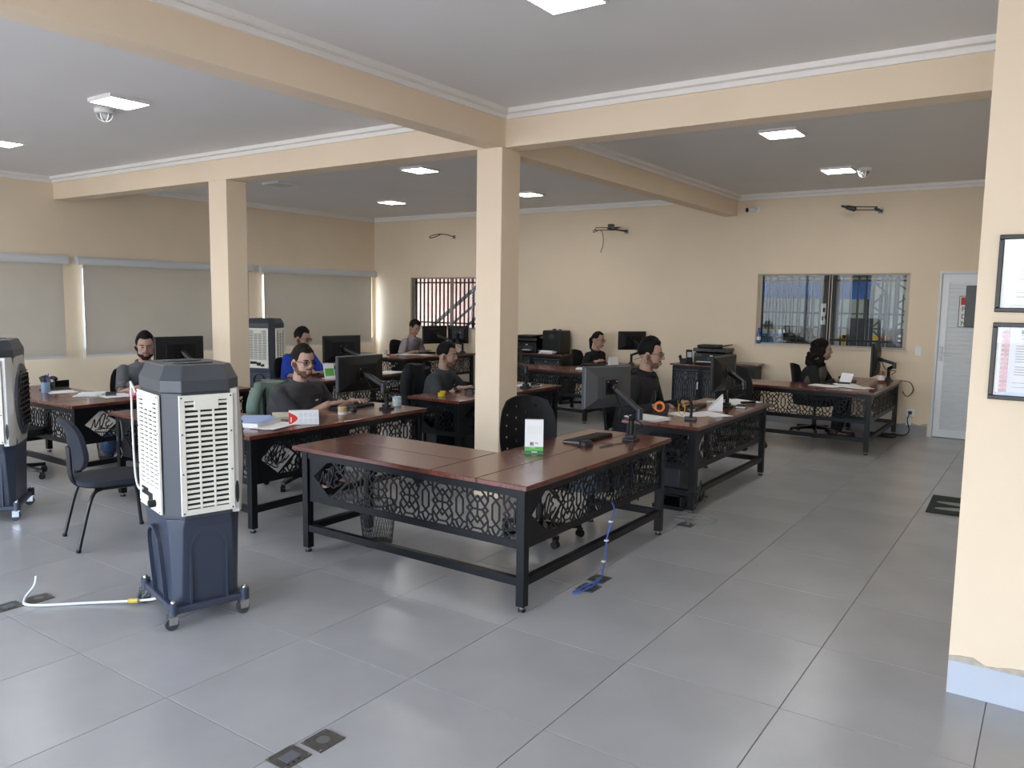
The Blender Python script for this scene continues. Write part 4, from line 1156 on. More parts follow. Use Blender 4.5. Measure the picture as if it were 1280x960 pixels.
# grey polo desk
binder(-1.98, 1.98, R(20), 'closed white binder at the near end of the grey polo desk', '#C9CED8', .24, .32, .035)
sheets(-2.0, 2.0, R(35), 'blue white loose sheets on the binder at the grey polo desk', 5, m=mat('bluish_paper', '#A9BEE6', .8), z=ZT + .0355)
sheets(-1.82, 2.02, R(10), 'white sheets beside the binder on the grey polo desk', 4)
binder(-2.12, 2.38, R(55), 'cream notebook beside the elbow of the man in the grey polo', '#D8D4BE', .2, .28, .018)
t = thing('tape_roll', 'stack of clear and tan tape rolls on the grey polo desk', 'tape', (-1.88, 2.76, ZT))
for z, m_ in ((0, mat('white_tape', '#DCDCD6', .4)), (.021, mat('tan_tape', '#C9B387', .4)), (.042, mat('tan_tape', '#C9B387', .4))):
    MB().lathe([(.036, 0), (.036, .02), (.022, .02), (.022, 0)], n=20).build('roll', m_, t, (0, 0, z), smooth=True)
def mug(x, y, lab, m, band=None, r=.04, h=.085, z=None):
    t = thing('mug', lab, 'mug', (x, y, ZT if z is None else z))
    MB().lathe([(r * .85, 0), (r, .006), (r, h), (r - .004, h), (r - .005, .008), (.001, .008)], n=22).build('cup', m, t, smooth=True)
    MB().tube([(-.0 + r * -1.0 - .024 * math.sin(q), 0, h * .5 + .028 * math.cos(q)) for q in [PI * k / 10 for k in range(11)]], .006, 8).build('handle', m, t, (0, 0, 0), (0, 0, R(-30)), smooth=True)
    if band: MB().lathe([(r + .0008, h * .25), (r + .0008, h * .8)], n=22).build('decor', band, t, smooth=True)
mug(-1.885, 3.42, 'white mug with blue specks at the far end of the grey polo desk', mat('speckled_white', '#E4EBE6', .35, col2='#7FA6B8', nscale=70))
# bearded man's desk
t = thing('pen_cup', 'clear blue pen cup with pens at the left of the bearded man\'s desk', 'pen cup', (-5.10, 1.93, ZT))
MB().lathe([(.038, 0), (.04, .005), (.04, .10), (.037, .10), (.036, .006), (.001, .006)], n=20).build('cup', mat('clear_blue_plastic', '#9DB9D2', .15, trans=.5), t, smooth=True)
for k in range(4): MB().cyl((.01 * (k - 1.5), .008 * (k % 2), .008), (.018 * (k - 1.5), .02 * (k % 2), .15 + .012 * k), .004, n=8).build('pen', mat('pen_blue', '#2A4B8C', .4) if k % 2 else M_black, t)
def phone(x, y, rz, lab, z=None):
    t = thing('desk_phone', lab, 'telephone', (x, y, ZT if z is None else z), rz, 'black desk telephones')
    MB().add([(-.09, -.08, 0), (.09, -.08, 0), (.09, .08, 0), (-.09, .08, 0), (-.09, -.08, .02), (.09, -.08, .075), (.09, .08, .075), (-.09, .08, .02)], [(0, 3, 2, 1), (4, 5, 6, 7), (0, 1, 5, 4), (1, 2, 6, 5), (2, 3, 7, 6), (3, 0, 4, 7)]).build('body', M_black, t, bevel=.004)
    MB().tube(spline([(-.075, -.075, .06), (-.03, -.075, .085), (.04, -.075, .105), (.09, -.075, .105)]), .017, 8).ell((-.075, -.075, .05), (.026, .024, .022)).ell((.092, -.075, .095), (.026, .024, .022)).build('handset', M_blackg, t, smooth=True)
    for i in range(4):
        for j in range(3): MB().box((-.05 + i * .024, .0 + j * .024, .034 + i * .0075), (.014, .014, .006), (0, R(-17), 0)).build('key', M_rub, t)
    return t
phone(-5.50, 2.22, R(10), 'black telephone on the bearded man\'s desk')
t = thing('card_reader', 'black card terminal standing in front of the telephone by the blind wall', 'card terminal', (-5.28, 2.02, ZT), R(20))
MB().box((0, 0, .07), (.05, .075, .15), (0, R(-22), 0)).b(-.05, -.04, 0, .05, .04, .012).build('body', M_black, t, bevel=.004)
MB().box((.022, 0, .10), (.004, .06, .05), (0, R(-22), 0)).build('display', mat('grey_display', '#59616A', .2), t)
binder(-5.25, 2.12, R(70), 'black clipboard beside the telephone by the blind wall', '#1B1C20', .2, .3, .012)
sheets(-5.05, 2.06, R(75), 'white paper by the pen cup on the bearded man\'s desk', 2)
sheets(-4.62, 2.12, R(50), 'white document pile at the near corner of the bearded man\'s desk', 6)
sheets(-4.36, 2.22, R(80), 'white sheets under the black folder by the red mug', 5)
binder(-4.42, 2.20, R(62), 'thin black folder on white sheets at the bearded man\'s desk', '#15171C', .09, .26, .010, z=ZT + .012)
mug(-4.16, 2.28, 'red mug with a pink picture behind the foreground cooler', mat('mug_red', '#C8323C', .35), mat('mug_pink', '#D8A0B8', .4))
for k, (gx, gy) in enumerate(((-4.80, 2.52), (-4.71, 2.55))):
    tag(MB().lathe([(.028, 0), (.033, .08), (.031, .08), (.026, .006), (.001, .006)], n=18).build('drinking_glass', mat('clear_tumbler', '#F4F6F6', .05, trans=.95), None, (gx, gy, ZT), smooth=True), 'clear drinking glass on the bearded man\'s desk, ' + ('nearer' if k else 'farther') + ' of two', 'glass', 'clear tumblers')
# blue shirt desk
calendar_small = thing('document_holder', 'green and white leaflet stand beside the monitor of the man in blue', 'leaflet stand', (-4.12, 4.66, ZT), R(-10))
MB().box((0, 0, .09), (.01, .14, .18), (0, R(-14), 0)).build('leaflet', M_paper, calendar_small)
MB().box((.007, 0, .075), (.004, .12, .09), (0, R(-14), 0)).build('green_picture', mat('leaf_green', '#5FB04C', .6), calendar_small)
MB().b(-.06, -.06, 0, .04, .06, .006).build('foot', M_white, calendar_small)
sheets(-4.12, 5.70, R(15), 'white sheets at the far end of the blue shirt desk', 3)
# centre desk
t = thing('tape_dispenser', 'yellow tape roll at the near corner of the centre man\'s desk', 'tape', (-2.06, 4.25, ZT))
MB().lathe([(.035, 0), (.035, .03), (.02, .03), (.02, 0)], n=20).build('roll', mat('lemon_yellow', '#D9C21E', .4), t, smooth=True)
MB().lathe([(.03, .03), (.03, .048), (.02, .048), (.02, .03)], n=20).build('upper_roll', mat('lemon_yellow', '#D9C21E', .4), t, (.012, .008, 0), smooth=True)
sheets(-1.93, 5.58, R(5), 'white papers right of the column on the centre man\'s desk', 4)
t = thing('stapler', 'small black stapler on the papers right of the column', 'stapler', (-1.84, 5.62, ZT + .0085), R(70))
MB().b(-.06, -.015, 0, .06, .015, .012).box((.0, 0, .026), (.12, .024, .016), (0, R(-7), 0)).build('body', M_black, t, bevel=.003)
sheets(-2.0, 4.98, R(12), 'white sheet behind the column at the hand of the centre man', 2)
t = thing('computer_tower', 'black computer tower under the centre man\'s desk', 'computer', (-1.88, 4.62, .20), 0)
MB().b(-.09, -.19, -.06, .09, .19, .30).build('case', M_black, t, bevel=.004)
MB().b(-.14, -.21, -.20, .14, .21, -.17).b(-.12, -.2, -.17, -.1, .2, -.06).b(.1, -.2, -.17, .12, .2, -.06).b(-.12, -.2, -.075, .12, .2, -.06).build('stand', M_metal, t)
MB().b(-.07, -.194, .2, .07, -.19, .28).build('drive_bay', mat('slate_clamp', '#20262F', .35), t)
# left window desk
tag(MB().lathe([(.026, 0), (.03, .10), (.028, .10), (.024, .006), (.001, .006)], n=16).build('drinking_glass', mat('clear_tumbler', '#F4F6F6', .05, trans=.95), None, (-6.14, 7.72, ZT), smooth=True), 'clear drinking glass at the left end of the far left desk', 'glass')
binder(-6.22, 7.96, R(60), 'red notebook on the far left desk under the window', '#8F2A22', .12, .18, .015)
sheets(-6.16, 8.22, R(80), 'white paper before the man at the left barred window', 3)
sheets(-5.92, 8.40, R(70), 'grey white sheets near the corner of the far left desk', 3)
# woman in black desk
t = thing('writing_board', 'flat dark writing board before the woman in black', 'writing board', (-2.60, 8.36, ZT), R(-50))
MB().box((0, 0, .03), (.24, .36, .018), (0, R(-10), 0)).build('board', mat('grey_board', '#3C3D40', .4), t)
MB().b(-.1, -.15, 0, -.08, .15, .02).b(.08, -.15, 0, .1, .15, .04).build('foot', M_black, t)
sheets(-2.52, 7.95, R(20), 'white papers at the near corner of the desk of the woman in black', 3)
t = thing('paper_stand', 'white paper block standing beside the woman in black', 'paper block', (-2.48, 8.72, ZT), R(-30))
MB().add([(-.05, -.07, 0), (.05, -.07, 0), (.05, .07, 0), (-.05, .07, 0), (-.01, -.07, .13), (.01, -.07, .13), (.01, .07, .13), (-.01, .07, .13)], [(0, 3, 2, 1), (4, 5, 6, 7), (0, 1, 5, 4), (1, 2, 6, 5), (2, 3, 7, 6), (3, 0, 4, 7)]).build('block', M_paper, t)
# jacket desk
sheets(.20, 4.22, R(75), 'white document pile at the near end of the jacketed man\'s desk', 6)
sheets(.34, 4.62, R(65), 'white sheet beside the orange tape gun', 2)
t = thing('tape_gun', 'orange and black tape gun at the hand of the man in the jacket', 'tape dispenser', (.16, 4.50, ZT), R(25))
MB().lathe([(.045, -.025), (.045, .025), (.028, .025), (.028, -.025)], n=22, ax=Euler((R(90), 0, 0)).to_matrix()).build('roll', mat('bright_orange', '#F07A28', .4), t, (0, 0, .065), smooth=True)
MB().b(-.06, -.025, 0, .07, .025, .02).cyl((0, -.026, .065), (0, .026, .065), .022, n=14).bar((.05, 0, .015), (.06, 0, .09), .02, .05).build('frame', M_black, t, smooth=False)
t = thing('headset_stand', 'black headset hook with yellow cord at the corner of the jacketed man\'s desk', 'stand', (.50, 4.36, ZT), R(20))
MB().b(-.05, -.05, 0, .05, .05, .022).build('base', mat('slate_clamp', '#20262F', .35), t, bevel=.005)
MB().tube(spline([(.0, 0, .02), (.005, 0, .10), (-.005, 0, .15), (-.04, 0, .185), (-.085, 0, .17), (-.10, 0, .13)]), .012, 8).build('hook', M_black, t, smooth=True)
MB().tube(spline([(-.095, 0, .14), (-.10, .02, .07), (-.07, .04, .03), (-.05, .03, .09), (-.075, 0, .16)]), .004, 6).build('yellow_cord', mat('cord_yellow', '#D8A82C', .5), t, smooth=True)
t = thing('paper_wedge', 'white folded card standing under the monitor of the jacketed man', 'card', (.47, 5.10, ZT), R(20))
MB().add([(-.10, -.11, 0), (.03, -.11, 0), (.03, .11, 0), (-.10, .11, 0), (.02, -.11, .13), (.03, -.11, .13), (.03, .11, .13), (.02, .11, .13)], [(0, 3, 2, 1), (4, 5, 6, 7), (0, 1, 5, 4), (1, 2, 6, 5), (2, 3, 7, 6), (3, 0, 4, 7)]).build('card', M_paper, t)
sheets(.40, 5.72, R(70), 'large white drawings at the far end of the jacketed man\'s desk', 4, .42, .297)
binder(.58, 5.38, R(10), 'black pocket agenda at the far end of the jacketed man\'s desk', '#1A1B1E', .09, .14, .022)
t = thing('remote_control', 'black remote lying on the drawings of the jacketed man', 'remote', (.55, 5.66, ZT + .009), R(60))
MB().b(-.08, -.02, 0, .08, .02, .02).build('case', M_black, t, bevel=.005)
sheets(.52, 4.78, R(60), 'white sheet under the monitor arm of the jacketed man', 2)
# right window desk
sheets(.72, 7.92, R(75), 'white papers spread left of the curly haired woman\'s hands', 5)
sheets(1.05, 7.98, R(70), 'white papers at the near corner under the right window', 4)
sheets(.90, 8.22, R(30), 'small white sheets on the desk under the right window', 3)
t = thing('held_letter', 'white letter held up by the curly haired woman', 'paper', (.86, 8.36, ZT + .02), R(-30))
MB().box((0, 0, .055), (.15, .004, .12), (R(-30), 0, R(12))).build('sheet', M_paper, t)
t = thing('brown_jar', 'brown and white jar behind the monitor under the right window', 'jar', (1.16, 8.86, ZT))
MB().lathe([(.035, 0), (.04, .01), (.04, .10), (.03, .125), (.03, .14)], n=18).build('jar', mat('amber_brown', '#7A5236', .3), t, smooth=True)
MB().lathe([(.0405, .03), (.0405, .09)], n=18).build('paper_band', M_paper, t, smooth=True)
# things on the cabinets
def printer(x, y, z, rz, lab):
    t = thing('printer', lab, 'printer', (x, y, z), rz, 'black office printers')
    MB().b(-.22, -.19, 0, .22, .19, .17).build('body', M_black, t, bevel=.012)
    MB().b(-.23, -.20, .185, .23, .2, .235).b(-.22, -.12, .17, .22, .19, .185).build('scanner_lid', M_blackg, t, bevel=.01)
    MB().b(-.20, -.14, .235, .08, .16, .28).build('document_feeder', M_black, t, bevel=.015)
    MB().box((.14, 0, .265), (.18, .26, .012), (0, R(-14), 0)).build('input_tray', M_monb, t)
    MB().b(-.17, -.28, .03, .17, -.18, .045).build('output_tray', M_black, t)
    MB().b(-.15, -.27, .046, .15, -.1, .052).build('printed_sheet', M_paper, t)
    MB().b(-.20, -.198, .12, -.10, -.188, .16).b(-.02, -.197, .06, .16, -.188, .11).build('panel', mat('slate_mouse', '#23282F', .35), t)
    MB().b(.02, -.20, .125, .06, -.196, .14).build('display', mat('pale_display', '#C9D2DA', .3), t)
printer(-1.10, 9.14, .775, 0, 'black multifunction printer on the lattice door cabinet')
printer(-4.20, 9.12, .80, 0, 'black printer on the cabinet beside the central column')
phone(-1.50, 9.10, R(-70), 'black desk telephone beside the printer on the lattice cabinet', z=.775)
t = thing('card_terminal', 'black payment terminal leaning in its cradle beside the printer', 'card terminal', (-1.42, 9.03, .775), R(-60))
MB().box((.0, 0, .10), (.045, .085, .2), (0, R(-20), 0)).b(-.06, -.05, 0, .06, .05, .02).build('body', M_black, t, bevel=.005)
MB().box((.02, 0, .13), (.012, .06, .075), (0, R(-20), 0)).build('display', mat('pale_display', '#C9D2DA', .3), t)
t = thing('speaker_box', 'tall black loudspeaker beside the printer right of the column', 'loudspeaker', (-3.74, 9.16, .80))
MB().loft([[(-.17 * s, -.16 * s, z), (.17 * s, -.16 * s, z), (.17 * s, .16, z), (-.17 * s, .16, z)] for s, z in ((1, 0), (1, .34), (.94, .37))]).build('cabinet', M_black, t, bevel=.01)
MB().lathe([(.05, 0), (.055, -.008), (.045, -.01)], n=20, ax=Euler((R(-90), 0, 0)).to_matrix()).build('badge', mat('slate_mouse', '#23282F', .35), t, (0, -.155, .27), smooth=True)
MB().ell((-.04, .0, .375), (.04, .03, .02)).ell((.05, .02, .375), (.03, .03, .015)).build('cloth', M_dark, t, smooth=True)
sheets(-3.78, 8.96, R(85), 'white paper ream before the loudspeaker on the cabinet', 8, z=.80, h=.006, w=.1, l=.27)

# ================================================================== FLOOR BOXES, BASKET, CABLES
M_plate = mat('scuffed_steel_plate', '#5B5A57', .45, .5, noise=.2, nscale=30)
def floor_box(x, y, rz, lab, kind):
    t = thing('floor_box', lab, 'floor box', (x, y, 0), rz, 'metal floor outlet boxes')
    MB().b(-.062, -.055, 0, .062, .055, .004).build('plate', M_plate, t, bevel=.001)
    if kind == 0:
        MB().lathe([(.024, .004), (.026, .006), (.022, .0062)], n=20).build('screw_lid', M_steel, t, smooth=True)
    else:
        MB().b(-.03, -.03, .004, .035, .022, .0055).build('lid', mat('blue_grey_lid', '#61656F', .4), t)
        mb = MB()
        for k in range(3): mb.cyl((-.034 + k * .024, -.04, .0039), (-.034 + k * .024, -.04, .0045), .006, n=10)
        mb.build('socket_hole', M_ink, t)
    mb = MB()
    for a, b in ((-.054, -.047), (.054, -.047), (.054, .047), (-.054, .047)): mb.cyl((a, b, .004), (a, b, .0055), .004, n=8)
    mb.build('screw', M_chrome, t)
floor_box(.752, .012, R(90), 'floor box with a square lid and three holes at the bottom edge', 1)
floor_box(.770, .160, R(90), 'floor box with a round lid at the bottom edge', 0)
floor_box(-1.545, .205, R(90), 'floor box where the pale hose ends', 0)
floor_box(-1.556, .055, R(90), 'floor box cut by the left picture edge', 1)
floor_box(.795, 2.16, R(90), 'floor box under the blue cable, nearer of two', 0)
floor_box(.775, 2.325, R(90), 'floor box under the blue cable, farther of two', 0)
floor_box(.745, 3.75, R(90), 'floor box with tangled cables by the jacketed man\'s desk', 0)
floor_box(.0, 6.60, R(90), 'small floor box beyond the jacketed man\'s desk', 1)
floor_box(-3.42, 3.05, R(90), 'floor box under the grey polo desk', 0)
M_bluecab = mat('blue_network_cable', '#3A62B8', .4)
c = tag(MB().tube(spline([(.69, 2.62, .40), (.72, 2.60, .37), (.735, 2.54, .3), (.728, 2.50, .2), (.74, 2.46, .1), (.775, 2.36, .03), (.80, 2.27, .02), (.775, 2.10, .012), (.77, 2.02, .012), (.80, 2.05, .012), (.815, 2.2, .014), (.79, 2.31, .012)]), .005, 8).build('network_cable', M_bluecab, smooth=True), 'blue network cable hanging from the front desk to the floor boxes', 'cable')
for q in ((.733, 2.535, .3), (.73, 2.49, .19), (.75, 2.42, .08)): MB().box(q, (.022, .022, .008)).build('cable_tie', M_white, c)
def bundle(name, cx, cy, z0, z1, n, r, m, lab, seed):
    rnd = random.Random(seed)
    mb = MB()
    for k in range(n):
        pts = [(cx + (rnd.random() - .5) * r, cy + (rnd.random() - .5) * r, z0 + (z1 - z0) * rnd.random()) for i in range(7)]
        mb.tube(spline(pts, 5), .0045, 5)
    return tag(mb.build(name, m, smooth=True), lab, 'cables')
bundle('cable_bundle', .50, 3.18, .26, .60, 2, .22, mat('dark_blue_cable', '#27406F', .5), 'tangle of blue cables hanging under the right end of the front desk', 3)
bundle('cable_bundle', .50, 3.20, .24, .66, 4, .22, M_wire, 'tangle of black cables hanging under the right end of the front desk', 4)
bundle('cable_bundle', .735, 3.90, .006, .012, 3, .30, mat('grey_cable', '#8A8B8C', .5), 'grey cables coiled on the floor by the jacketed man\'s desk leg', 5)
bundle('cable_bundle', .74, 4.0, .02, .30, 2, .16, M_wire, 'black cables looping round the leg of the jacketed man\'s desk', 6)
bundle('cable_bundle', 1.15, 9.1, .006, .02, 4, .4, M_wire, 'dark cables on the floor behind the far right desk', 8)
bundle('cable_bundle', -1.72, 1.95, .40, .67, 3, .2, M_wire, 'black cables hanging inside the grey polo desk', 9)
bundle('cable_bundle', -3.33, 1.71, .28, .66, 3, .12, mat('grey_cable', '#8A8B8C', .5), 'grey cable loop under the return of the grey polo desk', 10)
# wire waste basket behind the front desk panel
def basket(x, y, lab, fill=False):
    t = thing('waste_basket', lab, 'waste basket', (x, y, 0), 0, 'black mesh waste baskets')
    MB().cyl((0, 0, 0), (0, 0, .02), .095, .097, n=24).build('bottom', M_black, t)
    mb = MB(); r0, r1, h = .097, .125, .29
    for k in range(36):
        for s in (1, -1):
            pts = []
            for i in range(6):
                f = i / 5; a = 2 * PI * k / 36 + s * f * .55; r = r0 + (r1 - r0) * f; pts.append((r * math.cos(a), r * math.sin(a), .015 + (h - .015) * f))
            mb.tube(pts, .0014, 4)
    mb.build('mesh_wall', mat('grey_black_wire', '#2A2C31', .5), t)
    MB().tube([(r1 * math.cos(2 * PI * k / 28), r1 * math.sin(2 * PI * k / 28), h) for k in range(28)], .005, 6, closed=True).build('rim', M_black, t, smooth=True)
    if fill:
        MB().ell((0, 0, .15), (.08, .085, .12)).build('bin_bag', mat('blue_bag', '#4E6796', .5, noise=.3, nscale=20), t, smooth=True)
basket(-.76, 2.02, 'black mesh waste basket behind the front desk panel')
basket(-4.9, 2.42, 'mesh waste basket with a blue bag under the bearded man\'s desk', True)
# computer towers under the desks
def hung_tower(x, y, lab):
    t = thing('computer_tower', lab, 'computer', (x, y, ZT - .028), 0, 'computer towers under desks')
    MB().b(-.12, -.2, -.30, .12, .2, -.06).build('case', mat('slate_blue_case', '#39475C', .4), t, bevel=.005)
    for s_ in (-1, 1): MB().b(s_ * .125 - .004, -.03, -.31, s_ * .125 + .004, .03, 0).build('hanger', M_metal, t)
    MB().b(-.129, -.03, -.31, .129, .03, -.302).build('cradle', M_metal, t)
def tower(x, y, rz, lab, z=.16):
    t = thing('computer_tower', lab, 'computer', (x, y, 0), rz, 'computer towers under desks')
    MB().b(-.13, -.22, 0, .13, .22, .03).b(-.12, -.2, .03, -.10, .2, z).b(.10, -.2, .03, .12, .2, z).b(-.12, -.2, z - .012, .12, .2, z).build('stand', M_metal, t)
    MB().b(-.09, -.2, z, .09, .2, z + .38).build('case', mat('slate_case', '#1A2029', .35), t, bevel=.005)
    MB().b(-.06, -.203, z + .27, .06, -.2, z + .35).b(-.06, -.203, z + .04, -.04, -.2, z + .24).build('front_bezel', M_blackg, t)
hung_tower(.36, 3.0, 'slate computer tower hung inside the front desk')
tower(.44, 4.30, 0, 'navy computer tower at the near end of the jacketed man\'s desk', .12)
tower(-2.14, 4.36, 0, 'navy computer tower at the near end of the centre man\'s desk', .12)
# dark mat by the right wall
t = thing('floor_mat', 'dark green mat with painted pale grey reflection streaks by the right wall', 'mat', (2.34, 5.62, 0), R(2))
MB().b(-.20, -.33, 0, .24, .33, .012).build('pile', mat('dark_green_mat', '#2B332F', .95, bump=.5, bscale=200), t, bevel=.004)
for yy, rr in ((.04, R(-4)), (-.16, R(14))):
    pts = [(.15 * math.cos(q), .05 * math.sin(q) * (1 + .3 * math.cos(q))) for q in [2 * PI * k / 20 for k in range(20)]]
    MB().prism(pts, 0, .003).build('painted_streak', mat('pale_grey_streak', '#8C918D', .9), t, (0, yy, .0125), (0, 0, rr))  # pale shapes put the mat's reflective streaks into its colour

# ================================================================== PEOPLE
def person(lab, head, hip, rz, hands, skin, shirt, trouser, hair=('short', '#17120F'), sleeve='short', hyaw=0, hpitch=8, glasses=False, beard=None, k=1.06, wd=1.0, vox=.0075, collar=None, extra=None, belly=0.0):
    """head = world centre of the head, hip = world x,y, rz = facing of the body (deg), hands = world wrists (left, right)"""
    rz = R(rz)
    T = thing('person', lab, 'person', (hip[0], hip[1], 0), rz)
    inv = Matrix.Rotation(-rz, 3, 'Z')
    loc = lambda q: inv @ (Vector(q) - Vector((hip[0], hip[1], 0)))
    hc = loc(head)
    M_skin = mat('skin_' + skin[1:], skin, .55, noise=.05, nscale=30, spec=.3)
    M_shirt = mat('cloth_' + shirt[1:], shirt, .9, noise=.08, nscale=18, bump=.35, bscale=14)
    M_tr = mat('cloth_' + trouser[1:], trouser, .9, bump=.2, bscale=20)
    M_hair = mat('hair_' + hair[1][1:], hair[1], .65, noise=.3, nscale=60, bump=.4, bscale=160, spec=.2)
    nb = hc + Vector((-.05, 0, -.178)) * k                 # base of the neck
    hz = .50
    pel = Vector((0, 0, hz))
    def ring(c, rx, ry, tilt=0, n=20):
        o = []
        for i in range(n):
            a = 2 * PI * i / n; ca, sa = math.cos(a), math.sin(a)
            ex = .85
            x = rx * math.copysign(abs(ca) ** ex, ca); y = ry * math.copysign(abs(sa) ** ex, sa)
            o.append((c.x + x * math.cos(tilt), c.y + y, c.z - x * math.sin(tilt)))
        return o
    lean = math.atan2(nb.x - pel.x, nb.z - pel.z)
    def torso(infl, bot=-.08):
        L = []
        for f, rx, ry in ((bot, .105, .15), (0.0, .12, .172), (.2, .118 + belly * .6, .158 + belly * .5), (.42, .118 + belly, .160 + belly * .5), (.66, .120, .178), (.82, .108, .186), (.92, .085, .165), (.985, .062, .105)):
            c = pel.lerp(nb, f); c.x += -.02 * math.sin(PI * max(0, f)) + (.04 * belly / .05 if .1 < f < .5 else 0) * .3
            L.append(ring(c, (rx * wd + infl) * k, (ry * wd + infl) * k, lean * .7))
        return L
    # arms by two-bone reach
    sh, el, wr = [], [], []
    for s, hd in ((1, hands[0]), (-1, hands[1])):
        S = nb + Vector((-.01, s * .178 * wd * k, -.058 * k))
        Wt = loc(hd); a, b = .285 * k, .255 * k
        d = Wt - S; dist = min(d.length, (a + b) * .985); d.normalize(); Wt = S + d * dist
        m_ = (a * a - b * b + dist * dist) / (2 * dist); h_ = math.sqrt(max(0, a * a - m_ * m_))
        pole = Vector((-.25, s * .55, -1)); pole -= d * pole.dot(d); pole.normalize()
        sh.append(S); el.append(S + d * m_ + pole * h_); wr.append(Wt)
    hm = Matrix.Translation(hc) @ Euler((0, R(hpitch), R(hyaw))).to_matrix().to_4x4() @ Matrix.Scale(k, 4)
    B = MB()
    B.loft(torso(-.014))
    for i in range(2):
        s = 1 if i == 0 else -1
        B.cap(sh[i], el[i], .052 * k, .043 * k); B.cap(el[i], el[i].lerp(wr[i], .35), .043 * k, .044 * k); B.cap(el[i].lerp(wr[i], .35), wr[i], .044 * k, .028 * k)
        fd = (wr[i] - el[i]).normalized(); fd = Vector((fd.x, fd.y, max(-.25, min(.1, fd.z)))).normalized()
        lat = Vector((-fd.y, fd.x, 0)).normalized()
        pc = wr[i] + fd * .048 * k
        B.ell(pc, (.055 * k, .041 * k, .017 * k), 14, 9, Matrix((fd, lat, fd.cross(lat))).transposed())
        for q, ln in ((-1.5, .062), (-.5, .078), (.5, .082), (1.5, .074)):
            q_ = q * s
            b0 = pc + fd * .036 * k + lat * q_ * -.0215 * k; d0 = (fd + lat * q_ * -.10).normalized()
            b1 = b0 + d0 * ln * .5 * k + Vector((0, 0, .008 * k)); b2_ = b1 + d0 * ln * .40 * k + Vector((0, 0, -.024 * k))
            B.cap(b0, b1, .0092 * k, .0085 * k, 8); B.cap(b1, b2_, .0085 * k, .0072 * k, 8)
        t0 = pc - fd * .02 * k - lat * s * .030 * k; t1 = t0 + (fd * .7 - lat * s * .75) * .036 * k; t2 = t1 + (fd * 1.0 - lat * s * .15) * .03 * k + Vector((0, 0, -.010 * k))
        B.cap(t0, t1, .012 * k, .0105 * k, 8); B.cap(t1, t2, .0105 * k, .009 * k, 8)
        hpj = pel + Vector((.0, s * .09 * k, -.005)); kn = Vector((.40 * k, s * .12 * k, .49)); an = Vector((.36 * k, s * .12 * k, .075))
        B.cap(hpj, kn, .078 * k, .056 * k); B.cap(kn, kn.lerp(an, .3), .056 * k, .055 * k); B.cap(kn.lerp(an, .3), an, .055 * k, .034 * k); B.cap(an + Vector((0, 0, -.03)), an + Vector((.13 * k, 0, -.04)), .033 * k, .028 * k)
    # neck and head
    nk0 = nb + Vector((-.004, 0, -.03)); nk1 = hm @ Vector((-.025, 0, -.06))
    B.cap(nk0, nk1, .060 * k, .054 * k)
    Hd = MB(hm)
    Hd.ell((-.012, 0, .026), (.101, .080, .096), 20, 14); Hd.ell((.024, 0, -.032), (.067, .067, .086), 18, 12)
    Hd.ell((.048, 0, -.092), (.034, .038, .028)); Hd.ell((.066, 0, .028), (.022, .055, .016))
    for s in (-1, 1): Hd.ell((.058, s * .034, -.022), (.026, .024, .026)); Hd.ell((-.010, s * .082, -.012), (.023, .013, .034), rot=(0, R(8), s * R(-20))); Hd.cap((.02, s * .052, -.085), (-.03, s * .06, -.04), .02, .02, 10)
    Hd.cap((.090, 0, .018), (.108, 0, -.020), .009, .0135, 10); Hd.ell((.103, 0, -.026), (.012, .0185, .009))
    Hd.ell((.083, 0, -.062), (.014, .026, .016)); Hd.ell((.084, 0, -.078), (.012, .02, .010))
    B.v += Hd.v; o_ = len(B.v) - len(Hd.v); B.f += [tuple(i + o_ for i in f) for f in Hd.f]; B.m += Hd.m
    if beard and beard[1] > .006: B2 = MB(hm).ell((.030, 0, -.062), (.072, .069, .066), 16, 10); o_ = len(B.v); B.v += B2.v; B.f += [tuple(i + o_ for i in f) for f in B2.f]; B.m += B2.m
    bme = remesh(B, 'body', M_skin, vox, 2, .5)
    if beard:
        bme.materials.append(mat('beard_' + beard[0][1:], beard[0], .9, noise=.25, nscale=90))
        hi = hm.inverted()
        for po in bme.polygons:
            q = hi @ po.center
            if q.z > .03 or q.z < -.14 or q.x < -.03 or abs(q.y) > .1: continue
            az = abs(math.atan2(q.y, q.x))
            zl = -.064 + .066 * max(0, min(1, (az - 1.0) / .45))
            jaw = q.z < zl and not (abs(q.y) < .021 and -.083 < q.z < -.058 and q.x > .075)
            mus = -.056 <= q.z < -.046 and abs(q.y) < .030 and q.x > .08
            if (jaw or mus) and az < 1.7 and q.z > -.135 + .055 * max(0, min(1, (az - .8) / .6)): po.material_index = 1
    link('body', bme, T)
    # face
    HE = lambda: MB(hm)
    for s in (-1, 1):
        e = HE().ell((.0805, s * .031, .004), (.0115, .0145, .0085)).build('eye', mat('eye_white', '#9C938C', .4), T, smooth=True)
        HE().ell((.0905, s * .031, .004), (.0035, .0065, .0065)).build('iris', mat('iris_dark', '#1B120D', .2), e, smooth=True)
        HE().cap((.0905, s * .016, .024), (.080, s * .050, .026), .0042, .003, 6).build('eyebrow', M_hair, T, smooth=True)
    HE().ell((.0955, 0, -.0665), (.006, .023, .0042)).ell((.0945, 0, -.075), (.006, .019, .0055)).build('mouth', mat('lips_' + skin[1:], tuple(v * f for v, f in zip(lin(skin)[:3], (.62, .42, .42))) + (1,), .5), T, smooth=True)
    # hair
    style = hair[0]
